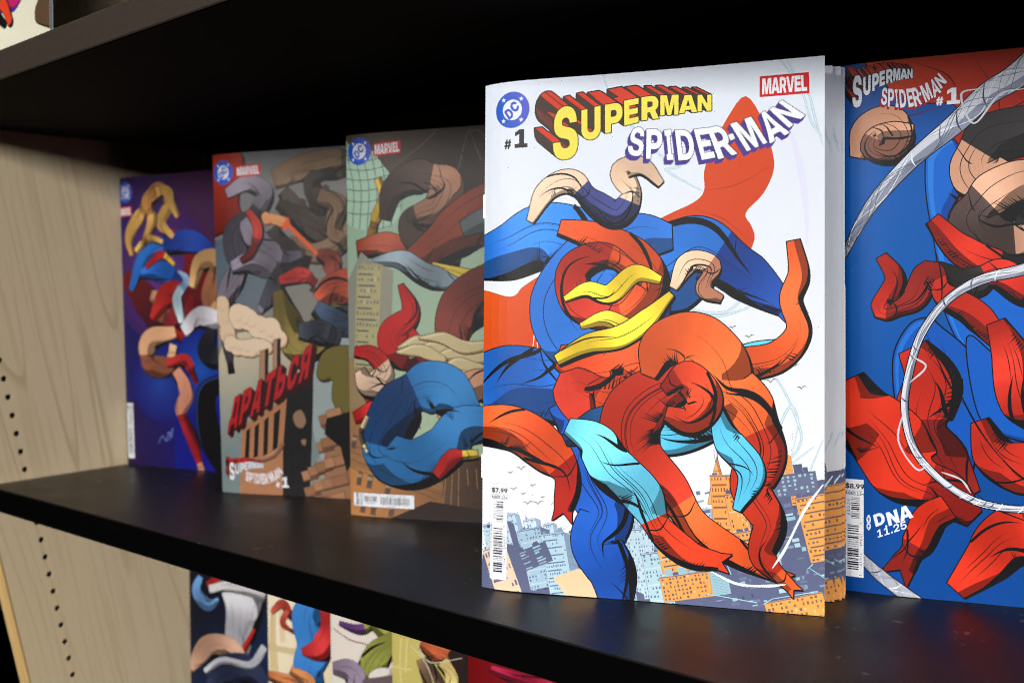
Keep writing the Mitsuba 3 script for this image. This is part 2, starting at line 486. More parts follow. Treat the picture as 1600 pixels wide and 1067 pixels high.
def title(pr, x0, y0, x1, y1, face, face_b, top, side, drop, outline=True):
    """The two-line masthead: block letters thrown back to the upper left, and a swinging second line."""
    pr.part = 'title_lettering'
    kx, ky = (x1 - x0) / (T1[0] - T0[0]), (y1 - y0) / (T1[1] - T0[1])

    def tr(g):
        return affinity.affine_transform(g, [kx, 0, 0, ky, x0 - kx * T0[0], y0 - ky * T0[1]])

    faces = []
    for ch, s in TITLE_A:
        q = P(s)
        g = fit(glyph('L' if ch == '.' else ch)[0], q)
        faces.append((g, q))
    backs = []
    for g, q in faces:
        m = (q[0][0] - T0[0]) / 82.0
        dx, dy = -9.6 + 2.6 * m, 8.2 - 4.6 * m
        sides, tops = [], []
        for ring in [r for h in (g.geoms if g.geom_type != 'Polygon' else [g]) for r in (h.exterior, *h.interiors)]:
            c = np.array(shapely.simplify(ring, 0.12).coords)
            ccw = shapely.is_ccw(shapely.LinearRing(c))
            for a, b in zip(c, c[1:]):
                e = b - a
                n = np.array([e[1], -e[0]]) / (np.hypot(*e) + 1e-9) * (1 if ccw else -1)
                w = Polygon([a, b, b + [dx, dy], a + [dx, dy]]).buffer(0.01)
                (tops if n[1] > 0.72 else sides).append(w)
        u = unary_union(sides + tops)
        backs.append((u, unary_union(tops) if tops else None))
    body = unary_union([u for u, _ in backs])
    pr.add(tr(body.buffer(0.45)), INK)
    pr.add(tr(body), side)
    for u, t in reversed(backs):
        if t is not None:
            pr.add(tr(t), top)
            pr.add(tr(t.boundary.buffer(0.14)), INK)
    for i in range(5):                                   # brush lines along the big first letter
        pr.add(tr(sweep([(T0[0] - 9.0 + i * .5, T0[1] + 26.5 - i * 1.15), (T0[0] - .5 + i * .2, T0[1] + 20.0 - i * 1.3)], (.12, .3, .1), 3)), top)
    for g, _ in faces:
        pr.add(tr(g.buffer(0.42)), INK)
        pr.add(tr(g), face)
    two = []
    for ch, s in TITLE_B:
        q = P(s)
        two.append(poly(q) if ch == '.' else fit(glyph(ch, 800)[0], q))
    u = unary_union(two)
    if drop:
        pr.add(tr(unary_union([affinity.translate(u, -1.3 * k, -2.0 * k).buffer(0.25) for k in (0.25, 0.5, 0.75, 1)])), drop)
    if outline:
        pr.add(tr(u.buffer(0.28)), INK)
    pr.add(tr(u), face_b)
    pr.part = 'artwork'


def star(x, y, r):
    return Polygon([(x + (r if k % 2 == 0 else r * .42) * math.sin(k * math.pi / 5), y + (r if k % 2 == 0 else r * .42) * math.cos(k * math.pi / 5)) for k in range(10)])


def emblem(pr, x, y, r=9.3):
    pr.part = 'round_emblem'
    pr.add(Point(x, y).buffer(r, 24), ((30, 88, 190), (92, 94, 198), x - r, y - r * .3, x + r, y + r * .3))
    pr.add(Point(x, y).buffer(r * .57, 20), (228, 232, 240))
    g = fit(glyph('D')[0], [(-.46 * r, .23 * r), (-.06 * r, .23 * r), (-.06 * r, -.36 * r), (-.46 * r, -.36 * r)])
    h = fit(glyph('C')[0], [(-.02 * r, .36 * r), (.42 * r, .36 * r), (.42 * r, -.23 * r), (-.02 * r, -.23 * r)])
    for q in (g, h):
        pr.add(affinity.translate(affinity.rotate(q, 33, origin=(0, 0)), x, y), (72, 86, 190))
    for a in (48, 132, 228, 312):
        pr.add(star(x + r * .78 * math.cos(math.radians(a)), y + r * .78 * math.sin(math.radians(a)), r * .15), (232, 236, 244))
    pr.part = 'artwork'


def wordmark(pr, q):
    """White capitals on a red plate."""
    pr.part = 'red_wordmark'
    a, b, c, d = (np.array(v) for v in q)
    pr.add(Polygon(q), (206, 34, 38))
    g = text('MARVEL', 0, 0, 1, sx=.62, gap=-.035)
    k = [(.05, .88), (.955, .88), (.955, .12), (.05, .12)]
    pr.add(fit(g, [tuple((a * (1 - s) + b * s) * t + (d * (1 - s) + c * s) * (1 - t)) for s, t in k]), (240, 238, 240))
    pr.part = 'artwork'


def issue(pr, x, y, h, col):
    pr.part = 'issue_number'
    pr.add(text('#', x, y, h * .52, sx=.9), col)
    pr.add(text('1', x + h * .50, y + h * .02, h, sx=1.05), col)
    pr.part = 'artwork'


def barcode(pr, x, y, w, h, price, digits, credit, upright=True, seed=3):
    """A barcode box: upright, its lower left corner at (x, y); lying, it is turned a quarter clockwise."""
    pr.part = 'barcode_label'
    rnd = random.Random(seed)
    sh = []

    def put(g, col):
        sh.append((g, col))

    put(box(0, 0, w, h).buffer(.12), (120, 124, 140))
    put(box(0, 0, w, h), (240, 240, 242))
    dk = (30, 28, 44)
    put(text(price, w * .08, h * .905, h * .05, sx=.95), dk)
    put(box(w * .07, h * .883, w * .93, h * .886), dk)
    put(text('US', w * .43, h * .876, h * .009), dk)
    put(text('AGES 13+', w * .07, h * .84, h * .033, sx=.86, weight=700), dk)

    def bars(x0, x1, y0, y1, n):
        at = y0
        while at < y1:
            b = rnd.choice([1, 1, 1, 2, 2, 3]) * n
            put(box(x0, at, x1, min(at + b, y1)), dk)
            at += b + rnd.choice([1, 1, 2, 2, 3]) * n
    bars(w * .38, w * .80, h * .60, h * .82, h * .0052)
    bars(w * .20, w * .76, h * .075, h * .54, h * .0056)
    put(text(digits, w * .33, h * .63, w * .135, 90, weight=600, gap=.42), dk)
    for s, yy in (('7', .012), ('61941', .12), ('39647', .32), ('7', .545)):
        put(text(s, w * .93, h * yy, w * .12, 90, weight=600, gap=.30), dk)
    put(text(credit, w * .115, h * .29, w * .075, 90, weight=600, gap=.05), dk)
    for g, c in sh:
        if not upright:
            g = affinity.affine_transform(g, [0, 1, -1, 0, 0, 0])
            g = affinity.affine_transform(g, [-1, 0, 0, 1, 0, 0])
            g = affinity.affine_transform(g, [1, 0, 0, -1, h, 0])
        pr.add(affinity.translate(g, x, y), c)
    pr.part = 'artwork'


def building(pr, x, y, w, h, ang, face, side, win, cols, rows, seed=0, line=(86, 92, 122), drop=0.2, depth=0.35):
    """A drawn tower block: its top left corner, leaning by ang degrees."""
    rnd = random.Random(seed)
    gs = [(box(0, -h, w, 0).buffer(.14), line), (box(0, -h, w, 0), face)]
    if side:
        gs += [(Polygon([(w, 0), (w * (1 + depth), -w * .22), (w * (1 + depth), -h), (w, -h)]).buffer(.1), line),
               (Polygon([(w, 0), (w * (1 + depth), -w * .22), (w * (1 + depth), -h), (w, -h)]), side)]
    style, ws, hi = seed % 3, [], []
    cols, rows = int(cols * 1.5) + 1, int(rows * 1.35) + 1
    cw, rh = w / (cols + .4), h / (rows + .3)
    for j in range(rows):
        y0 = -(j + .95) * rh
        if style == 1 and j % 4 == 3:
            hi.append(box(w * .03, y0, w * .97, y0 + rh * .3))                   # a ledge
            continue
        if style == 2 and j % 2:
            ws.append(box(w * .06, y0, w * rnd.uniform(.55, .94), y0 + rh * .34))    # a band of glazing
            continue
        for i in range(cols):
            if rnd.random() > drop + (.35 if rnd.random() < .25 else 0):
                x0 = (i + .42) * cw
                q = box(x0, y0, x0 + cw * rnd.uniform(.32, .6), y0 + rh * rnd.uniform(.36, .7))
                (hi if rnd.random() < .12 else ws).append(q)
    for _ in range(3):                                                              # tanks and huts on the roof
        x0, q = rnd.uniform(.02, .8) * w, rnd.uniform(.08, .2) * w
        gs.append((box(x0, 0, x0 + q, q * rnd.uniform(.4, 1.1)), side or line))
    gs.append((box(0, -h * .012 - .35, w, -h * .012), line))
    if ws:
        gs.append((unary_union(ws), win))
    if hi:
        gs.append((unary_union(hi), tuple(int(v * .5 + 110) for v in face)))
    if side:
        gs.append((unary_union([sweep([(w * (1 + depth * .15), -h * k / 9), (w * (1 + depth * .9), -h * k / 9 - w * .1)], (.2, .3, .15), 3) for k in range(1, 9)]), tuple(int((a + b) / 2) for a, b in zip(side, line))))
    for g, c in gs:
        pr.add(affinity.translate(affinity.rotate(g, ang, origin=(0, 0)), x, y), c)


def puff(pr, s, r, col, dark, seed=1):
    """A cloud puff of overlapping rounds along a line."""
    rnd = random.Random(seed)
    c = curve(P(s), False, 4)
    g = unary_union([Point(x + rnd.uniform(-.3, .3) * r, y + rnd.uniform(-.3, .3) * r).buffer(r * rnd.uniform(.7, 1.15), 10) for x, y in c])
    pr.shape(g, col, dark=dark, sh=(-1.6, 1.4), ink=.3, ol=.4)
    for x, y in c[::2]:
        pr.add(sweep([(x - r * .5, y - r * .1), (x, y - r * .45), (x + r * .5, y)], (.08, .3, .08), 4), INK)


def curl(pr, s, col, w=.55, seed=1):
    pr.add(sweep(P(s), (w * .4, w, w * .7, w, w * .3), 6), col)


def gull(pr, s, col=(70, 56, 62)):
    for q in s.split():
        x, y = (float(v) for v in q.split(','))
        r = 1.0 + (x * 7 + y * 3) % 1.6
        pr.add(unary_union([sweep([(x - r * 1.3, y + r * .45), (x - r * .5, y + r * .5), (x, y)], (.08, .45, .3), 3), sweep([(x, y), (x + r * .7, y + r * .75), (x + r * 1.5, y + r * .55)], (.3, .42, .08), 3)]), col)


# ------------------------------------------------------------------ cover 1: white, red and blue streamers over a leaning city
RED, ORANGE, BLUE, SKYB, YEL = (190, 36, 18), (224, 78, 26), (26, 92, 184), (66, 166, 210), (246, 208, 46)
DEEP, NAVY, SLATE, PALE, CITY = (150, 24, 16), (16, 44, 110), (92, 98, 128), (188, 210, 222), (238, 160, 84)


def cover_white():
    pr = Print()
    pr.add(box(0, 0, PW, PH), ((222, 228, 238), (234, 235, 237), 0, PH, 0, 60))
    rnd = random.Random(4)
    # loose pale string looping behind everything
    for s in ("63.1,258.2 67,248.4 79.2,230.1 91.9,216.8 101.2,211 95,209.4 105.9,202 112,198.6", "147.6,259.7 154.9,249.1 161.2,241.1 163.5,231.9 167.5,216.7", "151.4,258.5 157.8,244.4 162.1,229 167.2,221.2",
              "98.4,146.5 110.7,140.8 122.8,140 131.7,146 135.3,143 119.8,138.2 104.6,141.4 95.3,144", "140.6,111.3 147.9,106.9 155.1,92.2 158,80.4 152.3,71.3 145.1,75.5 152.3,95.1 156.6,89.2 153.7,72.8",
              "118.3,118.7 121.3,123.3 131.8,124.8 140.6,121.2 128.8,122.4 119.8,118.1", "167.6,80.7 158,56.7 148,32.5 140.8,15.6 132,11.9 123.1,18.7", "163.7,77.6 150.9,65.3 148,47.3 153.8,35.8 146.6,23.5",
              "111.1,19.4 117.1,13.8 129.1,10.8 143.7,11.4 126.1,14.5 114.1,18.1", "37.5,89.4 41.5,76.7 46.4,62.6 42.1,73.6 38.8,86.2"):
        curl(pr, s, (142, 178, 192), 1.25)
        curl(pr, s, (222, 234, 240), .62)
    pr.add(blob("149.7,233 158.4,211.3 161.3,187.3 160.2,169.5 159,187.4 155,211.5").intersection(box(0, 0, PW, PH)), (222, 222, 240))
    gull(pr, "122.2,130.3 126.4,132.4 134.1,127.9 138.2,124.8 140,118.8 141.2,96.6 144.1,106.9 113.9,78.9 118.4,80.9 155.1,114.5 158,104.1 142.1,90.3")
    gull(pr, "16.5,59.2 22.3,61.4 18.3,50.9 23.4,48.9 28.4,53.3 33.5,47.7 31.2,44.4 25.8,44.2")
    # the city
    far = [(755 + 15 * i, 806 + rnd.uniform(-10, 34) + 14 * math.sin(i * .5), rnd.uniform(4.5, 8)) for i in range(36)]
    for i, s in enumerate("0.4,31.8 6.8,35.8 12.7,37.6 18.5,28.3 23.5,36 28.6,27.7 33.9,34.4 39.1,29.5 45,30.5 69.1,36.2 74.4,40.2 80.1,43.6 85.1,40.2 88.9,42.2 93.2,48.6 98.1,51.9 102.4,44.8 105.5,38.2 111,45.3 129,37.2 133.4,42.9 138.4,40.8".split()):
        x, y = (float(v) for v in s.split(','))
        building(pr, x, y, rnd.uniform(4.6, 7.0), 46, rnd.uniform(10, 17), rnd.choice([(188, 212, 226), (170, 198, 216), (204, 222, 232)]), (150, 172, 196), (112, 134, 166), 3, 16, i, drop=.25)
    pr.add(poly(curve(P("88.8,53.4 89.7,62.7 91.3,52.9"), False, 2)), PALE)
    for s in ("117.9,74.5 119.4,63.9", "24.5,39.3 27.3,28.2", "93.4,62.8 95,47.5", "145.1,78.8 145.4,73.4"):
        pr.line(s, (.15, .3), SLATE)
    pr.fill("-2.4,-2.5 0.5,16.7 15.1,14.5 32,19.6 53.1,24 70.7,18.2 86.4,24.8 101.9,33.1 117,41 129,49.3 143.6,56.6 158,59.1 172.1,63.9 172.2,-2.3 83.4,-4.2", SLATE)
    for i in range(620):                       # ragged inked rooftops
        x, y = rnd.uniform(0, PW), rnd.uniform(0, 62)
        if y > 14 + 46 * abs(x / PW - .1) + 14:
            continue
        a = math.radians(14)
        w, h = rnd.uniform(.8, 4.2), rnd.uniform(.4, 2.0)
        pr.add(affinity.rotate(box(x, y, x + w, y + h), 14), rnd.choice([(150, 188, 200), (128, 150, 178), (112, 120, 150), (176, 206, 214), (74, 78, 108), (104, 110, 138)]))
    B = lambda s, w, h, a, f, sd, wn, c, r, k: building(pr, *P(s)[0], w, h, a, f, sd, wn, c, r, k)
    pr.shape(Polygon(P("119.4,71.2 122.4,60.4 123.6,49 115.2,48.5 117,60.2")), (238, 170, 100), (190, 124, 84), ol=.16, ink=0, sh=(-1.2, 0))
    pr.line("119,79.1 119.7,70", (.15, .5), SLATE)
    for q in ("117,60.2 122.4,60.4", "116.4,55.3 123,55.6", "117.9,64.5 121.2,64.6"):
        pr.line(q, (.35, .35), (150, 92, 66))
    B("117.9,60.2", 6, 20, 4, CITY, (176, 116, 84), (150, 92, 66), 3, 7, 1)
    B("116.1,62.3", 10, 30, 4, CITY, SLATE, (150, 92, 66), 4, 8, 2)
    B("142.4,73", 8, 17, 8, (86, 90, 120), CITY, (120, 124, 150), 2, 5, 3)
    pr.fill("146.2,74.3 150,75.4 152.3,58.8 148.3,56.8", (250, 178, 96))
    B("152.3,61.8", 5, 12, 8, CITY, SLATE, (150, 92, 66), 2, 4, 5)
    B("6.1,32.5", 9, 26, 17, PALE, SLATE, (104, 124, 158), 4, 12, 6)
    B("20.5,30.4", 12, 30, 14, (160, 188, 204), (104, 112, 142), (92, 106, 142), 4, 12, 7)
    B("32.6,29.2", 12, 36, 10, (176, 204, 216), (128, 150, 176), (98, 116, 150), 6, 14, 8)
    B("75.4,34", 13, 34, 8, (182, 206, 216), (120, 140, 168), (98, 116, 150), 6, 13, 9)
    B("96.9,39", 9, 36, 9, (150, 182, 196), (98, 104, 134), (90, 104, 140), 4, 14, 10)
    B("0.5,18.7", 14, 32, 22, (234, 198, 166), SLATE, (112, 100, 124), 4, 5, 11)
    pr.fill("39.3,8.3 52.2,13.8 59.6,9.6 66.1,-2.5 46.8,-1.7", (240, 196, 154))
    B("18.5,18.7", 18, 10, 24, SLATE, None, (150, 186, 200), 1, 5, 12)
    B("83.3,22.7", 12, 34, 11, (174, 204, 210), SLATE, (96, 112, 146), 4, 12, 13)
    B("90.2,29.3", 21, 16, 13, (240, 164, 88), SLATE, (120, 92, 100), 7, 5, 14)
    B("92.1,11.9", 24, 12, 12, (238, 158, 80), (150, 186, 196), (112, 88, 100), 8, 4, 15)
    B("123,53.5", 12, 26, 12, CITY, (88, 92, 122), (140, 92, 80), 4, 8, 16)
    B("126.6,35.3", 15, 15, 13, (238, 160, 84), SLATE, (120, 92, 100), 5, 4, 17)
    B("142.5,62.5", 22, 10, 10, (104, 110, 138), None, (160, 192, 200), 5, 3, 18)
    B("134.3,43", 8, 24, 11, (90, 96, 124), (150, 186, 196), (112, 120, 150), 3, 8, 19)
    B("155.2,53", 26, 30, 14, (240, 162, 82), SLATE, (124, 92, 90), 8, 11, 20)
    B("141.4,3.7", 27, 14, 16, (240, 162, 78), SLATE, (124, 92, 90), 8, 4, 21)
    B("70.8,2.6", 10, 14, 12, (150, 186, 196), SLATE, (98, 112, 146), 4, 5, 22)
    for s in ("145.2,6.1 163.2,10.6", "145.2,6.1 141.4,3.4", "161.5,21.6 168.2,17.7", "160.9,21 163.2,23.5", "89.6,19.4 109.5,25.1", "109.5,25.1 111.1,17.3", "120.1,30.6 126.1,16", "114.1,6 137.9,3.7"):
        pr.line(s, (.3, .45), (160, 206, 212))
    # the flying red cloth
    flag = poly(curve(P("132.4,242.8 140.4,230.6 144.5,216.7 145.4,206.7 140.5,195.7 132.5,187 135.2,180.8 136.7,174.7 133.1,166.6 127.2,161.9 118.2,155.4 107.6,150 96.8,146.5 92.1,155.9 101.4,168.1 85.8,175.4 66.8,171.5 77.9,178.8 95.1,187.6 108.1,193.3 112.9,198.6 112.9,207.8 116.5,218.4 124,233.3"), True, 4))
    pr.shape(flag, ((218, 84, 34), (202, 60, 24), 60, 250, 140, 150), ol=0, ink=0)
    for s in ("113.5,198.6 128.6,200.9 143.4,208.6", "109,189.5 122.7,184.3 134,173.9", "128.6,216.2 130.4,209.3", "101.3,185.2 116.7,170.8 122.7,159.9"):
        pr.line(s, (.1, .5, .1), (168, 44, 18))
    pr.shape(blob("-6.7,150.8 15.8,148.7 22.7,153.7 34.4,160.6 44.2,163 52.4,147 50.9,124.7 41.2,113.4 17.8,111.6 -6.2,116"), ((226, 92, 26), (206, 66, 20), 0, 170, 45, 130), ol=.1, ink=0)
    for s in ("28,123 29.6,132.7 36.1,139.1 46,141.3 34.5,135.9 30.6,127.8 30.6,121.4", "17.7,124.6 21.9,113.3 30.7,105.3"):
        curl(pr, s, (236, 240, 240), .9)
    # long twisted streamers, blue first
    pr.streamer("-8.9,100.5 14.3,105.7 34.7,103.4 52.6,108.8 70.2,129.4 85.9,146.6 101.4,168.1", (30, 36, 38, 40, 40, 34, 18), (32, 104, 202), (16, 46, 120), 1.2, .1, 5)
    pr.streamer("47.8,99.2 59.2,80.4 56.1,61.4 65.8,42.9 61.1,27 69.2,11.8 70.9,-6.8", (26, 34, 32, 27, 26, 24, 18), (24, 82, 180), (14, 42, 104), 1.2, .1, 5)
    pr.streamer("-9.9,168 13.8,171.5 34.2,178.7 55.5,169.9 73.2,156.2 93.7,159 110.6,170.3 128.7,159.8 150.7,142.2", (18, 28, 34, 40, 44, 42, 36, 28, 10), (38, 116, 212), (18, 60, 142), 1.6, .0, 5, fork=True)
    pr.streamer("97.6,176.9 79.5,175.6 58.8,159.6 49.2,140.6 60.6,124.7 78.1,124.7 95.3,137.8", (12, 30, 42, 46, 42, 34, 12), (42, 116, 212), (16, 50, 124), 1.5, .1, 6, fork=True)
    # red, orange and yellow ones through them
    pr.streamer("-8.6,82.8 18,81.8 34.9,71.8 46.1,59.4 44.3,41.9", (18, 22, 23, 19, 9), (226, 76, 28), (164, 30, 20), 1.6, .1, 3, fork=True)
    pr.streamer("41.4,183 58.7,178.1 77.9,167.1 85.9,152.9 71.7,139.8 52.4,145.4 49.1,161.4 65.2,168.4 84.3,156", (8, 15, 20, 21, 20, 19, 17, 14, 6), (224, 78, 28), (176, 38, 20), 2.6, .0, 3, fork=True)
    pr.streamer("44.3,147 55.6,151.7 66.9,149.3 79.5,159.2 92.1,155.9", (3, 8, 10, 9, 4), YEL, (220, 156, 34), 1.0, .2, 1, ol=.4, drop=False)
    pr.streamer("52.5,133.6 65.3,137.3 78.1,132.6 89.1,138.8", (3, 8, 9, 4), (244, 196, 50), (220, 156, 34), 1.0, .2, 1, ol=.4, drop=False)
    pr.streamer("41.2,118.2 60.7,113.6 82.9,118.5 86.7,104.5 68.8,94.5 49.4,102.4 56,84.1", (12, 28, 34, 36, 34, 26, 10), (220, 68, 25), (176, 38, 20), 1.6, .1, 5, fork=True)
    pr.streamer("40.6,116.3 56.7,124.7 72.7,128.5 85.9,137.2 97.7,148.9", (6, 10, 11, 10, 4), YEL, (222, 158, 40), 1.0, .1, 1, ol=.5)
    # a thin peach one with a dark back above
    pr.streamer("26.2,186.7 34.7,201.9 47.2,205.9 58.6,195.3 70.5,188.5 77.8,198.6 72.3,209.9 82.5,212 91.9,202.7", (4, 10, 12, 13, 14, 13, 11, 9, 4), (240, 200, 168), (58, 64, 124), 3.4, .1, 3, ol=.45)
    pr.streamer("98.3,152 106,164.3 116.7,161.6 113.1,150.9 121.3,146.2", (4, 10, 10, 9, 4), (238, 192, 156), (176, 112, 84), 1.8, .2, 2, ol=.45)
    # light blue and red ones, lower right
    LB, LK = (82, 184, 220), (36, 128, 186)
    pr.streamer("150.8,123.4 136.2,117.3 122.9,106.6 113.9,91.2 95.5,83.9 78.3,88.7 60.8,84.2 44.7,76.8", (8, 18, 22, 25, 26, 24, 20, 6), LB, (20, 66, 116), 1.6, .1, 4)
    pr.streamer("154.4,173.2 156.8,157.6 153.3,145.8 156.8,130.8 147,118.9 128.8,114.2 112.3,106.4 92.3,102.4 78.3,88.7 80,70.1 97.2,53.8 111,36.1 129,25.8 150.1,16.3", (6, 10, 10, 14, 16, 19, 28, 31, 29, 24, 20, 16, 12, 6), (228, 84, 32), (184, 42, 22), 3.0, .0, 5, fork=True)
    pr.streamer("46,83.9 59.3,77.2 68.9,63.4 83.2,51.5 92.6,35 106.5,24.2 120.7,21.6", (8, 20, 23, 20, 17, 14, 8), (100, 196, 226), (214, 58, 26), 2.0, .0, 4, fork=True)
    pr.streamer("86.7,109.2 92.3,122.3 106.1,125.4 117.4,115.6 122.3,102 133.3,91.6 140.7,75.3 135.5,57.1 143.7,41.1 140.8,25.4 154.1,11.6", (8, 24, 32, 33, 32, 29, 24, 18, 15, 13, 6), (232, 92, 36), (188, 44, 22), 2.4, .1, 5, fork=True)
    pr.streamer("119.3,94.3 124.4,79.3 135.4,64.6 129,46.3", (6, 14, 13, 4), LB, LK, 1.0, .1, 2)
    pr.streamer("94.9,90.7 106.3,87.9 113.9,97.9 104.1,109.4 93.9,102.4", (8, 15, 17, 16, 6), (214, 60, 27), (160, 32, 20), 1.4, .1, 2)
    for s in ("167.6,60.1 159.5,48 150.9,29.7 145.2,20.4", "117.1,16.5 129.1,11.7 142.3,11.8 150.9,13.1"):
        curl(pr, s, (236, 244, 246), 1.4)
    # lettering
    emblem(pr, *P("16.1,244.2")[0])
    issue(pr, *P("11.8,224.3")[0], 9.4, (40, 34, 32))
    title(pr, *T0, *T1, (240, 222, 84), (238, 240, 244), (206, 58, 30), (66, 50, 38), (72, 54, 140))
    wordmark(pr, P("138.9,251.6 161.2,251.7 161.5,241.8 138.8,241.7"))
    x, y = P("5.1,5.2")[0]
    barcode(pr, x, y, 9.6, 48.5, '$7.99', '00111', 'COVER BY: JORGE JIM\u00c9NEZ')
    return pr


# ------------------------------------------------------------------ cover 2: bright blue with red shapes and a white rope
def rope(pr, s, w, col=(200, 204, 214), seed=1):
    c = curve(P(s), False, 9)
    ww = np.interp(np.linspace(0, 1, len(c)), np.linspace(0, 1, len(w)), w)
    g = sweep(P(s), w, 9)
    pr.add(g.buffer(.5), INK)
    pr.add(g, col)
    pr.add(g.difference(affinity.translate(g, -w[0] * .22, w[0] * .22)), (132, 138, 156))
    rnd = random.Random(seed)
    dd = np.gradient(c, axis=0)
    dd /= np.linalg.norm(dd, axis=1, keepdims=True) + 1e-9
    n2 = np.stack([-dd[:, 1], dd[:, 0]], 1)
    for k in range(int(3 + w[0] * .4)):                       # strands twisting along it
        u = np.sin(np.linspace(0, 9 + k * 2.3, len(c)) + k * 1.9) * .46
        e = .10 + .05 * (k % 3)
        for m0 in range(0, len(c) - 1, 8):
            m1 = min(m0 + 9, len(c))
            L = c[m0:m1] + n2[m0:m1] * (ww[m0:m1] * u[m0:m1] + e)[:, None]
            R = c[m0:m1] + n2[m0:m1] * (ww[m0:m1] * u[m0:m1] - e)[:, None]
            pr.add(poly(np.vstack([L, R[::-1]])), [(236, 238, 244), (92, 98, 116), (150, 156, 172), (60, 64, 80)][k % 4])
    for i in range(2, len(c) - 2, 2):
        if rnd.random() < .34:
            d = c[i + 1] - c[i - 1]
            d /= np.hypot(*d) + 1e-9
            n = np.array([-d[1], d[0]])
            h = ww[i] * rnd.uniform(.45, .62)
            a, b = c[i] - n * h - d * h * .6, c[i] + n * h + d * h * .6
            pr.add(sweep([tuple(a), tuple((a + b) / 2 + d * h * .3), tuple(b)], (.25, .8, .25), 4), rnd.choice([(96, 102, 122), (226, 230, 238), (60, 64, 80)]))


def cover_blue():
    pr = Print()
    pr.add(box(0, 0, PW, PH), ((4, 86, 166), (3, 66, 140), 20, 150, 70, 20))
    pr.add(box(0, 200, PW, PH), ((4, 86, 166), (22, 62, 130), 0, 200, 0, PH))
    red = ((186, 62, 30), (150, 22, 14), 10, 245, 80, 200)
    pr.shape(blob("12,260.3 31.5,262.7 59.2,264.2 90.7,267.9 91.3,192.9 70.3,185.1 54.1,194.9 48.5,213.1 52.6,224.8 51.1,235.3 37.3,237.4 25.9,242 20.2,248.7"), red, ol=.5, ink=0)
    for s in ("34.4,256.3 48.3,249 53.9,236.6", "59.2,256.8 70,235.2 64.8,220.9", "75.2,255.2 80.6,228.5", "5.5,228.7 26,230.5 48.4,235.6"):
        pr.line(s, (.1, .7, .1), (90, 14, 10))
    pr.shape(blob("42.9,219.5 53.9,227.7 70.1,229.3 91,230.5 91.5,158 70.5,164.4 56.9,176.8 50.2,195.1"), ((160, 24, 16), (176, 30, 16), 50, 200, 80, 160), DEEP, ol=.5, ink=.2, hairs=8)
    # blue folds
    pr.shape(blob("40.2,215.2 48.5,220.6 55.4,209.7 54.1,194.9 48.6,180.1 59.7,167.7 91.5,158 92,93.6 70.8,104.9 54.4,122.7 46,143.9 43.7,165.2 39.7,189.5 38.8,204.7"), (16, 98, 196), (12, 66, 150), (36, 122, 214), ol=.6, ink=.12, hairs=6, sh=(-3, 3))
    pr.shape(blob("24.9,116.4 32,131.8 40.5,134.8 46.1,130.3 59.9,116.7 70.9,92.9 62.9,74.6 54.8,49.9 43.6,55.3 32.2,76.3 26.4,91.6"), (12, 84, 178), (10, 62, 144), (28, 110, 204), ol=.7, ink=.12)
    pr.shape(blob("57.2,125.7 69.4,116.8 81.5,108.1 91.9,105.3 92.1,78.9 71,80.9 61.4,92.6"), (14, 90, 186), (10, 62, 144), ol=.6, ink=.12)
    R0, R1 = (196, 40, 20), (122, 20, 14)
    # peach and dark streamers
    pr.streamer("7.9,213.6 12.1,226.5 21.7,229.6 28.3,223 23.7,215.4 15,217.9 18.8,225 33.1,224.8", (7, 13, 15, 15, 13, 11, 9, 5), (198, 142, 112), (122, 76, 60), 2.7, .2, 2)
    pr.streamer("96.1,224.3 80.7,221.2 66.1,217.3 59.5,205.9 70.3,194 83.5,188.9 91.4,175.4", (16, 22, 24, 24, 26, 26, 22), (40, 36, 38), (200, 146, 116), 2.6, .3, 3)
    pr.streamer("93.8,198.5 78.2,196.5 65,188.9 59.6,179.7 70.4,170.3 94,172.4", (16, 22, 24, 22, 20, 16), (202, 150, 120), (66, 50, 46), 2.5, .4, 3)
    # red streamers
    pr.streamer("41.7,181.9 54.2,167.3 70.5,159.1 94.1,156.5", (7, 14, 15, 13), (194, 36, 18), (30, 26, 28), 1.7, .2, 2)
    pr.streamer("43.7,159.1 57,151.3 70.5,155.5 83.8,144.9 94.2,147.7", (6, 14, 15, 14, 12), (40, 34, 34), (186, 32, 18), 2.6, .3, 2)
    pr.streamer("19.2,165.3 25.6,153.4 19.9,139.6 33.4,144.1 40.4,156.8 48.2,145.4 59.8,137.2 72.1,122.8", (5, 10, 11, 12, 12, 12, 13, 8), (190, 38, 22), R1, 3.5, .2, 2, fork=True)
    pr.streamer("33.5,121.1 42,104.3 37.8,85.8 46.4,67.7 58.1,50.7", (14, 26, 26, 24, 12), (188, 36, 20), R1, 1.8, .5, 5)
    pr.streamer("2,104 10.3,87.9 22.1,75.9 32.3,59.3 46.4,52.4 60.4,40.5", (20, 32, 36, 34, 26, 10), (204, 42, 18), (140, 22, 14), 1.6, .25, 4)
    pr.streamer("49.3,44.9 41.4,39.1 36.4,27.6 28.9,14.5", (12, 15, 14, 12), (202, 40, 16), R1, 1.5, .2, 2, fork=True)
    pr.streamer("52.8,5.3 65.9,20.2 75.3,31.6 95,40.7", (10, 20, 28, 26), (198, 40, 18), (134, 22, 14), 1.2, .4, 3)
    pr.streamer("62.8,86.7 69.7,70.4 81.7,65 94.8,65.7", (8, 18, 24, 24), (190, 38, 22), R1, 1.2, .3, 3)
    pr.streamer("69.3,133.2 76.1,116.9 81.5,99.2 94.7,81.9", (8, 18, 24, 24), (190, 38, 22), R1, 1.3, .3, 3)
    for s in ("46.1,122.7 54.6,98.5 65.6,77.7 81.8,57.6", "37.7,131.8 49,104.5 57.3,92.5", "60.3,53.2 71.2,44.9 92.4,37.5", "43.1,168.2 46,153 45.5,134.8"):
        pr.line(s, (.1, .9, .1))
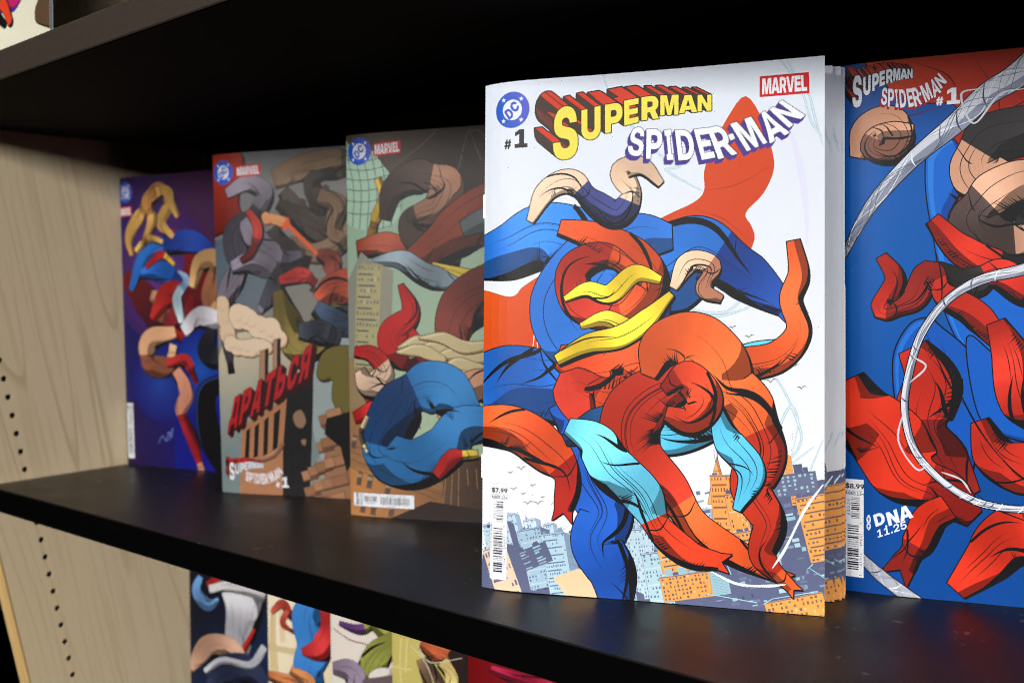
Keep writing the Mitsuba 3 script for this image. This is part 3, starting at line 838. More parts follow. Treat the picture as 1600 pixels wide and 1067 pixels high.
    rope(pr, "90.8,257 76.6,245.7 64.7,238.6 51.7,226.4 33.4,211.1 17.4,193.7 8.6,180.3 1.9,166.5", (13, 11, 10, 9, 7, 6, 4.5, 2.5), seed=3)
    rope(pr, "91.5,160.9 78.5,156.8 62.5,152.7 48.8,143.9 37.7,128.7 32.1,110.3 29.8,91.7 33.6,73.3 43.6,59.9 57.6,50 71.2,46.4 92.4,45.8", (5.5, 4.8, 4, 3.4, 3.2, 3.2, 3, 3, 3, 3.2, 3, 3), (214, 216, 224), 4)
    rope(pr, "8.9,18.8 17.9,10.3 28.1,2.8 41,-5.2", (3.5, 5.5, 6, 5), (170, 172, 180), 6)
    for s in ("62,241.8 53.9,239.6 59.4,225.8 70,238.1 80.6,240.1", "33.5,116.5 39.2,111.9 32.1,104.1", "29.8,91.7 27,76.1 35.1,62.6 40.8,65", "46.4,61.6 54.8,58.4 58.9,52.5"):
        curl(pr, s, (200, 202, 210), 1.0)
    issue(pr, *P("43.1,235.4")[0], 7.6, (228, 232, 240))
    title(pr, *P("5.6,237.8")[0], *P("47.8,246.1")[0], (224, 230, 240), (226, 230, 238), (164, 40, 20), (22, 14, 16), (150, 30, 30), False)
    x, y = P("1.6,7.2")[0]
    barcode(pr, x, y, 9.6, 48.5, '$8.99', '00129', '', seed=8)
    pr.part = 'signature'
    x, y = P("16.6,32.9")[0]
    a, b = P("32.6,38.5")[0]
    ang = math.degrees(math.atan2(b - y, a - x)) + 6
    k = (a - x)
    pr.add(text('D', x, y, k * .36, ang, slant=.2), (230, 234, 242))
    pr.add(Point(x + k * .315, y + k * .055).buffer(k * .032), (230, 234, 242))
    pr.add(text('NA', x + k * .375, y + k * .055, k * .40, ang, slant=.2, sx=.95), (230, 234, 242))
    pr.add(text('11.25', x + k * .05, y - k * .33, k * .22, ang - 2, slant=.25, sx=1.1, weight=700), (230, 234, 242))
    for m in (-1, 1):
        pr.add(sweep([(x - k * .19 + m * k * .05 * math.sin(t * 1.1), y - k * .1 + t * k * .075) for t in range(7)], (.5, .6, .5), 4), (230, 234, 242))
    for t in range(1, 6):
        pr.add(sweep([(x - k * .24, y - k * .1 + t * k * .075), (x - k * .14, y - k * .08 + t * k * .075)], (.3, .3), 2), (230, 234, 242))
    return pr


# ------------------------------------------------------------------ cover 3: brown shapes, net globe, tower and blue cloth on pale green
def cover_green():
    pr = Print()
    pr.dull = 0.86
    pr.add(box(0, 0, PW, PH), ((150, 176, 152), (172, 190, 160), 0, 180, 60, 90))
    # pale net globe
    g = Point(*P("18.6,220.2")[0]).buffer(27, 30)
    g = affinity.scale(blob("-5.8,243.8 11.6,252.8 30.8,240.9 42.1,219.1 38.7,200.1 23,193.4 -0.3,199.7 -10.2,222.5"), 1, 1)
    pr.add(g, (166, 196, 172))
    net = []
    x0, y0, x1, y1 = g.bounds
    for i in range(9):
        t = i / 8
        net.append(sweep([(x0 + (x1 - x0) * t - 4, y1), (x0 + (x1 - x0) * (t + .08 * (1 - t)), (y0 + y1) / 2), (x0 + (x1 - x0) * t * .9 + 3, y0)], (.5, .5, .6), 5))
        u = y0 + (y1 - y0) * (t ** .8)
        net.append(sweep([(x0, u + 4), ((x0 + x1) / 2, u), (x1, u + 5)], (.5, .5, .5), 5))
    pr.add(unary_union(net).intersection(g), (52, 56, 44))
    # dark brown sweep over the top
    pr.shape(blob("-2,269.4 31.2,270.6 77,271.6 188.2,270.8 187.8,200.2 120.5,197 85.3,204.6 58.2,218.3 39.9,225.5 30.7,235.8 19,249.3 3.6,252.3"), ((92, 74, 60), (52, 40, 34), 10, 235, 75, 215), ol=.4, ink=0)
    for s in ("30.7,232.4 58.6,249.8 72.4,263.6", "16.5,248.2 40.4,259.4", "76.2,205 85.7,241.9 90.3,258.2", "90.3,258.2 96.8,241.3 101.2,232.8", "85.8,252.3 97,255.7 107.8,240.6"):
        pr.line(s, (.2, .7, .2), (112, 94, 78))
    for i in range(7):
        pr.line("83.6,258.6 94.7,247.6 107.8,236.5" if i == 0 else "76.9,259.1 92.4,243.6 105.5,228.4" if i == 1 else "72.3,253.2 85.7,241.9 107.7,222.1" if i == 2 else "97,259.8 92.4,247.7 81.1,238.1" if i == 3 else "108,254.9 99,241.1 87.8,229.4" if i == 4 else "90.3,259.8 86.7,252.2 79,244.4" if i == 5 else "105.7,244.8 96.7,232.2 90,225.1", (.3, .4, .3), (40, 32, 28))
    # yellow, russet and grey streamers
    pr.streamer("24.9,228.4 29.5,215.4 23.1,200.7 18,183.7", (5, 8, 9, 6), (198, 160, 42), (128, 92, 30), 1.7, .2, 1, ol=.4, drop=False)
    pr.streamer("8.4,181 30,183.3 48.6,178.6 62.5,192.9 76.2,205 107.5,205.7", (12, 18, 18, 22, 24, 20), (142, 60, 36), (76, 30, 24), 2.4, .1, 3, drop=False)
    pr.streamer("30.2,200.4 36.1,219.4 53.8,227.8 74.2,221.8 67.2,205.3 48.8,199.7 55.5,184.7 84.9,175.5", (8, 18, 24, 26, 22, 18, 20, 16), (64, 46, 38), (150, 104, 80), 3.4, .2, 3, drop=False)
    pr.streamer("46.2,172.3 71.5,184.2 94.1,198 116.2,203.3 187.8,204.1", (12, 34, 40, 36, 30), (130, 54, 34), (70, 30, 26), 1.7, .2, 4, drop=False)
    pr.streamer("85.1,192.1 103,197.7 142.1,202.2", (10, 20, 20), (92, 102, 104), (60, 66, 70), 1.2, .3, 2, drop=False)
    pr.streamer("63.1,168.5 80.3,162.2 98.2,157.7 141.7,157.7", (6, 14, 15, 12), (188, 162, 54), (120, 96, 34), 1.6, .2, 2, drop=False)
    pr.streamer("20.3,172.9 41.6,173.2 59.8,162.6 89.2,154.5", (4, 14, 16, 8), (124, 140, 148), (84, 98, 106), 1.3, .2, 2, drop=False)
    pr.streamer("75.1,108.5 80.9,133.7 98.1,148.1 141.7,157.7", (16, 34, 40, 30), (106, 42, 32), (56, 24, 22), 1.3, .2, 3, drop=False)
    # tower with windows
    b = P("10.3,169.7 28,173.6 39.1,163.9 29,108.3 -2,107.9")
    pr.add(Polygon(P("-1,158.3 8.3,174.1 11.5,179.6 25.1,168.5 34.4,159.7 26.6,108.3 -2,107.9")), (140, 140, 128))
    building(pr, *P("8.2,171.5")[0], 19, 70, -3, (176, 166, 120), (150, 146, 128), (104, 106, 104), 4, 13, 5, line=(120, 116, 96), drop=.05, depth=.45)
    # red and blue streamers, pale curls
    pr.streamer("40.9,157 48,138.2 36.2,121.2 52.3,108.4 75,98 106.3,85.9", (4, 16, 30, 34, 30, 24), (184, 32, 30), (112, 18, 22), 2.4, .1, 4, drop=False)
    for i, s in enumerate(("39.4,114.7 52.4,119 66.1,114.8 79.7,108.5", "47.7,108.4 61.5,114.8 77.4,108.5 90.9,102.3", "56.8,102 75.2,110.6 93.2,108.6 108.7,108.7", "65.9,95.8 79.6,104.3 95.3,100.3 110.8,96.3", "70.4,91.6 84.1,96 97.5,92 115.2,92.2", "54.7,121.2 70.8,121.1 86.5,114.9 106.6,117", "38.4,111.7 54.6,112.7 70.6,106.4")):
        pr.ribbon(s, (2.5, 8, 9, 6), (204, 184, 138), dark=(156, 130, 88), light=(226, 212, 170), ol=.35, ink=.2, sh=(-1.4, 1.4))
    pr.streamer("5.1,111.6 19.4,109.9 28.9,97.5 16.6,86.5 23.8,73.7", (7, 12, 16, 16, 9), (178, 36, 32), (212, 176, 148), 2.6, .3, 2, drop=False)
    pr.streamer("9.2,99.4 15.2,88.7 28.7,84.6 33.3,73.9", (9, 16, 16, 8), (214, 178, 150), (160, 40, 34), 1.7, .3, 2, drop=False)
    pr.streamer("4.3,66.5 23.7,72.8 40.2,68.9", (8, 14, 7), (184, 32, 30), (120, 18, 22), 1.2, .3, 2, drop=False)
    pr.streamer("70.1,66.2 86.2,85.5 106.4,96.3", (10, 22, 20), (196, 140, 108), (130, 80, 62), 1.2, .3, 2, drop=False)
    pr.streamer("90.5,66.7 70.4,87.4 47.4,83.6 33.1,65.3 23.4,45.5 46.8,36.4 69.9,47.1 83.7,62.3 106.1,65.1", (20, 34, 36, 38, 34, 34, 32, 28, 22), (40, 106, 164), (18, 56, 104), 4.4, .2, 4, drop=False)
    pr.streamer("14.9,68.2 9.6,55.8 14.5,43.8", (3, 4, 3), (216, 202, 152), (80, 66, 50), 2.4, .2, 0, ol=.3, drop=False)
    pr.streamer("65.1,29.9 76.7,41.8 94.8,45", (7, 12, 6), (180, 34, 34), (206, 176, 62), 1.6, .3, 1, drop=False)
    # tan buildings at the bottom
    lay = pr.layers
    pr.layers = []
    pr.fill("-10.5,49.8 8.3,44.8 51.4,33.6 74.3,30.3 101.4,35.7 186.8,37.5 186.5,-6.5 -12,-6.4", ((190, 128, 74), (128, 88, 60), 10, 30, 75, 30))
    pr.fill("-9,107.7 9.3,108.1 38.2,91.2 28.5,73.8 8.7,68.9 0.3,64.1 -10.1,63.2", (150, 126, 92))
    pr.fill("-9.9,72.2 8.8,73.2 13.6,51.6 46.7,33.4 69.6,23.7 74.1,19.7 -10.9,35.5", (156, 112, 76))
    for i in range(4):
        pr.line(["-6.6,45.8 28,35.7 69.6,21.6", "-6.7,40.5 27.9,30.5 69.5,16.9", "-6.5,50.3 28.1,40.9 69.7,27.1", "-6.9,34.7 27.9,25.3 64.9,14.1"][i], (.5, .6, .5), (104, 70, 48))
    for s in ("5.9,26.2", "14.2,24.6", "27.8,20.1", "8.8,7.6", "16.9,6.4", "30.5,5.9", "1.8,51", "46.7,29.1"):
        x, y = P(s)[0]
        q = affinity.rotate(box(x, y - 5.5, x + 4, y + 4), -12)
        pr.add(q, (98, 78, 66))
        for dx, dy in ((.5, 1.2), (2.3, 1.0)):
            pr.add(affinity.rotate(box(x + dx, y + dy - 1, x + dx + 1.3, y + dy + 1.4), -12), (176, 156, 132))
    pr.fill("69.8,42.8 101.4,44.1 186.8,45.5 186.5,-6.5 82.9,-5.3 69.4,6.7", ((112, 84, 62), (74, 56, 46), 60, 30, 90, 20))
    for i in range(5):
        pr.line(["72,32.3 69.4,6.7", "76.6,34.6 74.9,7", "81.1,36.9 80.3,5.1", "87,35.1 87.8,24.6", "93.3,35.3 94.1,22.8"][i], (.6, .8, .6), (150, 116, 82))
    pr.fill("27.5,-2.1 60.3,12.6 101.1,8.4 186.5,1.5 186.5,-6.5 46.2,-11.8", (52, 40, 36))
    gull(pr, "80.9,17.9 92.2,12.1", (46, 36, 34))
    bottom = pr.layers
    n = next(i for i, l in enumerate(lay) if l[1] == (140, 140, 128))
    pr.layers = lay[:n] + bottom + lay[n:]
    emblem(pr, *P("10.9,247.3")[0])
    wordmark(pr, P("21.9,251.9 41.9,253 42,244.3 22,243.1"))
    x, y = P("2.8,6.8")[0]
    barcode(pr, x, y, 9.0, 46, '$8.99', '00181', 'COVER ART BY', upright=False, seed=5)
    return pr


# ------------------------------------------------------------------ cover 4: grey and brown, smoke, a works building with red letters
def cover_grey():
    pr = Print()
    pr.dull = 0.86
    pr.add(box(0, 0, PW, PH), ((112, 112, 112), (150, 142, 128), 0, 240, 60, 60))
    pr.fill("-7.7,192.9 49.8,200.4 53.6,147.7 25.9,133.6 -11.2,143.6", ((84, 98, 108), (104, 116, 124), 0, 200, 30, 140))
    pr.add(blob("0.4,104.1 36.6,123.8 73.7,104.5 87.8,37.8 54.4,-2.2 -5,-5.9"), ((206, 190, 158), (120, 132, 132), 10, 110, 30, 40))
    pr.add(blob("79.1,104.6 121.5,114.1 119.3,29.3 87.6,28.2"), (150, 160, 158))
    # red cloth at the top left
    pr.shape(blob("-3.1,258 25.6,258.8 29.5,244.2 24.3,220.5 30.9,203.4 10.8,198.9 -6.2,201.7"), ((170, 52, 34), (108, 30, 24), 10, 245, 15, 200), (96, 26, 22), ol=.3, ink=.2, hairs=10)
    # brown streamers
    for s, w, c in (("53.6,237.3 83.1,245.2 124.9,245.7", (15, 22, 26), (124, 96, 70)), ("61.4,228.4 79.4,206.5 92.8,213 85.5,234.3 104.1,240.4", (10, 18, 18, 14, 10), (54, 44, 38)), ("56.8,219.2 74.1,208.1 92.4,198 118.7,204.9", (8, 18, 22, 14), (64, 52, 46)), ("65.6,190.4 86.6,181.3 107.9,189.1 124.1,211.7", (10, 16, 18, 20), (128, 100, 78)), ("47,198.1 59.9,180.1 81,171", (20, 30, 20), (50, 40, 36)), ("90.4,223.4 106,214.7 102.9,198.6 113,184.2", (12, 18, 14, 10), (120, 92, 68))):
        pr.streamer(s, w, c, tuple(int(v * .66) for v in c), 1.4, .1, 4, ol=.35, drop=False)
    for s in ("77.1,219.3", "96.4,228.7", "79.7,161.6", "83.7,154.4", "76,183", "89,227.2"):
        x, y = P(s)[0]
        pr.add(Polygon([(x - 3, y), (x, y + 3.5), (x + 4, y + 1), (x + 2, y - 3)]), (74, 58, 48))
    # grey streamers
    for s, w, tw in (("13.1,228.3 32,235.5 46.3,226.7 36.6,210.4 20.1,196.6 22.7,172.4 8.9,148.3 8.8,114.1", (8, 14, 16, 22, 24, 20, 16, 8), 3.5), ("27.2,208.4 41.3,188.7 59.9,178.7 75.9,179.7", (10, 20, 18, 8), 1.6), ("15.8,172.5 35.5,175.9 54.1,165.9 48.2,150.2 35.9,135.9", (10, 18, 18, 14, 8), 2.4)):
        pr.streamer(s, w, (118, 108, 120), (62, 58, 68), tw, .2, 3, ol=.35, drop=False)
    pr.streamer("5.3,138.6 9,119 12.9,92.1", (8, 10, 6), (44, 42, 46), (24, 22, 26), 1.4, .2, 1, drop=False)
    pr.streamer("31.3,215.4 40.1,200.7 34.1,184.1 24.5,177.2", (5, 9, 9, 5), (176, 48, 38), (110, 28, 26), 1.8, .2, 1, drop=False)
    # orange flare and ray
    puff(pr, "45.8,209.1 56.5,207.3 61.7,204.7", 4.0, (224, 152, 98), (190, 100, 60), 6)
    pr.add(Polygon(P("60.7,204.8 65.1,209.4 67,203.6 114.9,158.1 112.7,156.3 64.8,200.8 60.5,199.1")), ((230, 92, 50), (214, 100, 50), 50, 200, 90, 150))
    # olive and red streamers, right
    for s, w, c, k in (("56.6,161.1 75.5,165.5 87,159.1", (8, 13, 8), (172, 46, 40), (110, 28, 26)), ("55.9,154.9 62.2,133.3 71.3,114.1 87.5,118.8 101.2,135.3 119.7,143.1", (10, 22, 28, 28, 26, 24), (122, 104, 46), (72, 60, 36)), ("89.2,181.2 99.6,175.3 102.9,161.1", (8, 17, 10), (128, 54, 42), (84, 34, 28)), ("88.3,146.3 101.7,155.5 127.8,156", (12, 26, 28), (178, 72, 46), (104, 36, 30)), ("85.5,141.6 101.1,132 127.1,129", (12, 22, 22), (48, 64, 86), (26, 34, 48)), ("71.6,123.7 90.2,122.6 105.9,116.5", (12, 20, 14), (48, 52, 62), (24, 26, 32))):
        pr.streamer(s, w, c, k, 1.4, .1, 4, ol=.35, drop=False)
    # smoke
    puff(pr, "5.5,143.5 11.1,123.9 13.7,114.1", 7, (228, 196, 162), (198, 152, 116), 11)
    puff(pr, "20.3,136 32.4,131.1 47.4,123.8 54.9,119.9", 8.5, (236, 206, 174), (204, 156, 122), 12)
    puff(pr, "13.7,114.1 27.9,111.7 42.7,110.3", 6.5, (232, 204, 172), (206, 164, 130), 13)
    # works building
    pr.shape(Polygon(P("38.3,109.3 45.4,111.2 43.4,65.7 35.6,60.7")), (170, 126, 98), ol=.3, ink=0)
    pr.fill("42.7,110.3 45.4,111.2 43.4,65.7 40.7,64.6", (40, 30, 28))
    pr.shape(Polygon(P("49.9,117 55.9,118.9 54.6,75.5 48,73")), (172, 128, 100), ol=.3, ink=0)
    pr.fill("53.2,118 55.9,118.9 54.6,75.5 51.3,74.5", (40, 30, 28))
    pr.fill("20.9,51.5 61.1,75.6 59.9,36.9 54.2,-7.1 16.5,-8.9", ((164, 112, 78), (176, 120, 84), 10, 80, 25, 20))
    pr.fill("61.3,85.3 83.3,104.6 81.7,66.4 76.9,-6 54.2,-7.1 55.6,36.8", (30, 28, 28))
    for s in ("24.7,48.7 28.2,50.7 26.3,28.1 22.3,27", "32.1,51.8 36,54.8 34.1,29.3 30.2,27.7", "40.4,56.9 44.3,59.8 42.4,31.5 38.5,29.5", "48.8,61.9 54.3,65.9 51.2,36.7 46.8,33.6"):
        pr.fill(s, (30, 24, 24))
    for s in ("65.1,84.3 62.5,-1.8", "70.5,87.8 67.4,-1.6", "76,90.2 72.2,-1.4"):
        pr.line(s, (.3, .5, .3), (14, 12, 14))
    pr.add(blob("64.9,61.2 71.5,65.2 75.6,57.6 72.2,51.7 66.9,53.5"), (146, 110, 88))
    pr.add(blob("70.8,42.1 75.1,43.2 73.9,38.3"), (146, 110, 88))
    pr.ribbon("35.6,25.5 47.2,30.7 56.2,38.8", (3, 5, 2.5), (190, 136, 104), dark=(140, 96, 72), ol=.2, ink=.2)
    pr.part = 'sign_lettering'
    word, q0, q1 = 'ДРАТЬСЯ', P("6.2,45 12.2,71.9")[0:2], P("78.7,90.2 83.7,116")[0:2]
    a = np.array(q0[0]), np.array(q0[1]), np.array(q1[0]), np.array(q1[1])
    for k in (5, 4, 3, 2, 1, 0):
        for i, ch in enumerate(word):
            s0, s1 = i / 7 + .012, (i + 1) / 7 - .012
            bl, br = a[0] * (1 - s0) + a[2] * s0, a[0] * (1 - s1) + a[2] * s1
            tl, tr_ = a[1] * (1 - s0) + a[3] * s0, a[1] * (1 - s1) + a[3] * s1
            g = affinity.translate(fit(glyph(ch)[0], [tuple(tl), tuple(tr_), tuple(br), tuple(bl)]), k * .75, -k * .62)
            pr.add(g.buffer(.25), (54, 18, 18) if k else INK)
            if not k:
                pr.add(g, (176, 34, 38))
    pr.part = 'artwork'
    # brick wall, lower right
    pr.fill("89.6,4.2 90.5,37.9 119.7,43.6 118.3,-8.7 70.5,-6.3", (150, 106, 76))
    pr.ribbon("92,92.7 100.2,99.9 113.3,97.7 112.7,76.4", (13, 24, 28, 30), (108, 96, 44), dark=(66, 56, 30), ol=.4, ink=.25, hairs=10)
    for j, (x, y) in enumerate(P("88.5,60.8 86.9,62.6 92.9,66.6 84.8,42.5 88,45.4 71.3,20.3 76.7,23.9 83.3,27.1 90.3,30.2 98.3,32.4 73.1,8.3 80.7,12.5 88.2,14.7 96.8,17 69.4,-4.4 78.2,-0.2 85.7,1.2 94.3,3.5")):
        pr.shape(affinity.rotate(box(x, y - 8, x + 13, y), 16), [(160, 112, 80), (148, 102, 72), (172, 122, 88)][j % 3], dark=(104, 70, 52), ol=.3, ink=.1, sh=(-.8, 1.2))
    pr.fill("92.7,59.4 120.3,67.2 119.6,38.8 108.5,19.4 103.8,38.3 90.8,47.4", (22, 20, 20))
    emblem(pr, *P("10.3,244.8")[0])
    wordmark(pr, P("21.9,248.9 43.2,249.7 43,241.4 21.7,240.5"))
    title(pr, *P("8,9.9")[0], *P("55.2,17.3")[0], (236, 236, 240), (236, 232, 238), (206, 36, 30), (40, 22, 20), None, False)
    issue(pr, *P("48.9,5.9")[0], 8.0, (232, 232, 238))
    return pr


# ------------------------------------------------------------------ cover 5: violet and blue glow with gold curls
def cover_violet():
    pr = Print()
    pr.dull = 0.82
    pr.add(box(0, 0, PW, PH), ((40, 20, 96), (70, 34, 74), 0, 200, 90, 230))
    pr.add(box(0, 0, PW, 128), ((26, 24, 92), (18, 24, 128), 0, 100, 70, 20))
    pr.add(box(-5, -5, 60, 60), ((40, 18, 60), (24, 22, 104), 0, 10, 60, 40))
    for i, (s, r) in enumerate((("49.6,171.2", 60), ("90.5,87.2", 40), ("46,74.9", 34))):
        x, y = P(s)[0]
        for k in range(8):
            q = 1 - k / 8
            c = [(96, 52, 130), (28, 80, 176), (30, 64, 158)][i]
            bg = [(58, 28, 92), (18, 26, 128), (26, 24, 108)][i]
            pr.add(Point(x, y).buffer(r * q, 24), tuple(int(bg[j] + (c[j] - bg[j]) * (k + 1) / 8) for j in range(3)))
    pr.ribbon("111.9,76.6 97,65.1 99.5,31.8 116.6,5", (14, 22, 26, 22), INK, light=(40, 60, 120), ol=.5, ink=0)
    pr.ribbon("10.6,166.3 30.1,148.9 44.2,126.1", (18, 30, 20), ((110, 22, 24), (64, 14, 30), 5, 160, 30, 120), dark=(50, 10, 20), ol=.2, ink=.1)
    pr.ribbon("65.5,204.3 90.4,186.8 85.8,159.3 77.5,131.6", (12, 28, 30, 20), ((150, 26, 26), (90, 16, 26), 40, 200, 60, 130), dark=(80, 12, 20), ol=.2, ink=.1, hairs=6)
    S = lambda s, w, f, k, tw: pr.streamer(s, w, f, k, tw, .2, 1, ol=.2, drop=False)
    S("12.9,157.7 31.5,185.8 59.3,196.2 87.2,198 119.1,183.2", (7, 18, 24, 20, 10), (36, 108, 200), (22, 52, 140), 2.4)
    S("25.6,171.7 46,174.1 65.5,165.3 57.6,148.6", (8, 20, 18, 8), (24, 94, 190), (24, 50, 130), 1.7)
    S("31.9,177.3 50.2,188.1 64.6,179.2", (4, 9, 4), (180, 32, 36), (228, 182, 64), 1.6)
    for s, w in (("15.9,189.1 12.4,206.4 30.9,228.3 48.7,245.3 60.7,233.5 51.2,216.1 64,203.3", (6, 13, 14, 15, 13, 12, 6)), ("29.7,197.2 41,219.3 35.7,236.5 55.9,243.8 70.5,220.8", (6, 12, 13, 13, 5)), ("20.1,191.8 35.9,202.6 52.1,199.2", (6, 9, 5))):
        S(s, w, (222, 168, 88), (160, 104, 50), 3.3)
    S("37,153.3 54.5,144.1 48,128.9", (10, 18, 10), (222, 162, 120), (160, 96, 66), 1.5)
    S("37.7,131.7 57.7,153.1 76.5,145.6 58.9,123.2 73.2,114.9", (8, 22, 26, 22, 8), (182, 34, 30), (106, 14, 22), 2.5)
    S("63.9,120.4 33.9,111.8 33.2,91.8 55.5,91 62,109.2", (10, 20, 22, 20, 10), (228, 170, 126), (150, 84, 60), 2.4)
    S("52.5,92.1 74.7,94.7 87.2,75.9", (7, 13, 6), (186, 38, 36), (116, 18, 28), 1.5)
    S("62.7,86.6 75.2,67.2 68.7,50.1 81,25.3 90.4,-1.1", (12, 16, 14, 13, 8), (204, 134, 106), (160, 26, 36), 2.4)
    S("72.3,128.8 68,151.2 78.7,165 68.8,173.6", (8, 12, 10, 3), (190, 214, 228), (120, 150, 190), 1.8)
    S("84.3,159.3 95.3,180.1 115.3,177.9 103.5,148 117.5,137", (8, 18, 22, 20, 10), (212, 162, 104), (140, 84, 54), 2.4)
    S("73.4,120.5 92.1,132.7 120.8,128.8", (12, 20, 16), (214, 206, 214), (150, 70, 140), 1.3)
    S("106.3,123.3 99.8,104 116,93.2", (12, 22, 18), (26, 26, 36), (16, 16, 24), 1.2)
    pr.part = 'signature'
    pr.add(sweep(P("41,21 45.7,28.1 50,23.8 53.3,31.9 56.1,27.5 57.9,35.5 53,23.9"), (.5, .9, .5), 5), (120, 140, 214))
    emblem(pr, *P("8.5,245.4")[0])
    wordmark(pr, P("-0.5,232.6 16.5,232.7 16.5,224 -0.4,223.8"))
    x, y = P("1.3,5.8")[0]
    barcode(pr, x, y, 9.6, 50, '$8.99', '00141', '', seed=9)
    return pr


# ------------------------------------------------------------------ covers on the shelf below and the shelf above
def cover_night():
    pr = Print()
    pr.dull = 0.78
    pr.add(box(0, 0, PW, PH), ((14, 16, 30), (26, 42, 78), 10, 210, 60, 150))
    pr.streamer("15.1,237.1 10.1,222.7 22.1,211.4 34.9,217.4", (7, 13, 13, 5), (104, 156, 214), (40, 86, 170), 1.2, .1, 2, ol=.2, drop=False)
    pr.streamer("22.4,230 42.3,238.8 62.8,231.6", (6, 11, 9), (182, 36, 30), (120, 22, 22), 1.0, .1, 2, ol=.2, drop=False)
    pr.streamer("57.4,238.8 62.5,212.7 56.5,182.6 53.3,152.5", (46, 40, 30, 14), (206, 202, 208), (156, 154, 166), 1.0, .1, 5, ol=.2, drop=False)
    pr.streamer("24.5,226 50.4,230.6 84.7,224.2", (8, 11, 8), (226, 220, 218), (180, 172, 170), 1.0, .1, 2, ol=.2, drop=False)
    pr.streamer("39.9,179.7 53.5,164.4 64.7,178.7 73.2,193.7", (3, 5, 6, 4), (200, 38, 34), (130, 22, 24), 1.2, .1, 0, ol=.2, drop=False)
    pr.streamer("-0.3,148.4 23.5,172 48.1,169.8 65,147.9", (10, 22, 24, 14), (206, 156, 128), (146, 98, 80), 1.2, .1, 3, ol=.2, drop=False)
    pr.streamer("22.6,119 37.3,149.6 65.1,155 88.7,133.2", (10, 26, 28, 16), (40, 46, 76), (20, 24, 42), 1.2, .1, 4, ol=.4, drop=False)
    pr.streamer("18,148.5 37.5,160.3 68.6,160.2 84,178.4", (5, 8, 7, 10), (206, 206, 212), (160, 160, 170), 1.2, .1, 1, ol=.2, drop=False)
    return pr


def cover_cream():
    pr = Print()
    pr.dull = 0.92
    pr.add(box(0, 0, PW, PH), ((236, 220, 190), (226, 206, 168), 0, 200, 40, 150))
    pr.ribbon("6.6,228.2 5.4,203.2 7.8,170.4", (6, 8, 10), (212, 186, 138), ol=0, ink=0)
    pr.ribbon("-2,196.2 22.9,195.6 41.6,193.3", (4, 5, 4), (206, 184, 140), ol=.1, ink=0)
    pr.ribbon("15.6,226.6 16.5,204.8", (6, 6), (222, 198, 156), ol=0, ink=0)
    pr.streamer("4.3,226.2 17,235 26.5,225.1 36,234.1 48.2,228.7", (4, 8, 9, 8, 4), (170, 64, 48), (112, 34, 28), 2.6, .2, 1, ol=.3, drop=False)
    pr.streamer("22.1,230.1 16.8,218.5 28.2,211.6", (5, 6, 3), (166, 62, 46), (112, 34, 28), 1.5, .2, 1, ol=.3, drop=False)
    pr.streamer("57.6,246.9 43.3,226.6 47.8,202.6 41.4,180.2 50.3,154", (22, 34, 34, 28, 24), (48, 114, 182), (24, 66, 132), 1.2, .1, 5, ol=.4, drop=False)
    pr.streamer("61.8,241.8 66.3,218 53.9,200.6 35.5,195.9", (18, 26, 24, 8), (180, 40, 40), (120, 24, 28), 1.2, .1, 4, ol=.35, drop=False)
    pr.streamer("-2.6,171 22.5,168.1 38,158", (8, 13, 12), (190, 112, 62), (130, 70, 40), 1.0, .1, 2, ol=.3, drop=False)
    pr.streamer("23.9,179.3 41.3,171.5 47.2,153.6", (7, 12, 10), (200, 126, 74), (130, 70, 40), 1.0, .1, 2, ol=.3, drop=False)
    return pr


def cover_pale():
    pr = Print()
    pr.dull = 0.9
    pr.add(box(0, 0, PW, PH), ((230, 218, 204), (214, 200, 190), 0, 190, 40, 150))
    pr.streamer("9.1,234.8 28.1,231.9 47.9,237.4 67.2,230.7", (4, 9, 9, 8), (94, 56, 112), (132, 132, 52), 2.4, .2, 1, ol=.2, drop=False)
    pr.streamer("39.5,238.1 50.6,230.6 72.6,223.8", (8, 13, 10), (134, 134, 54), (90, 54, 106), 1.7, .2, 1, ol=.2, drop=False)
    pr.line("2.3,230.1 13.3,225.1 22.2,222.1 33.6,220.7 39.2,216.2", (.8, 1.1, .8), (132, 76, 66))
    pr.streamer("60.5,226.5 44.8,213.3 34.5,194.3 41.6,174.7", (16, 24, 20, 14), (138, 140, 60), (92, 92, 42), 1.2, .1, 4, ol=.25, drop=False)
    pr.streamer("1.8,197.3 18.9,197.5 27.5,183.2 15.6,166.1", (10, 20, 18, 10), (144, 124, 144), (104, 86, 108), 1.5, .2, 2, ol=.2, drop=False)
    pr.shape(blob("36.2,197 44.7,203.1 55.8,202.8 53.5,195.4 38.9,191.7"), (226, 216, 206), (180, 168, 160), ol=.2, ink=0)
    pr.ribbon("33.3,190.1 50.1,191 72.3,195.6", (6, 12, 14), (104, 84, 90), ol=.2, ink=0)
    return pr


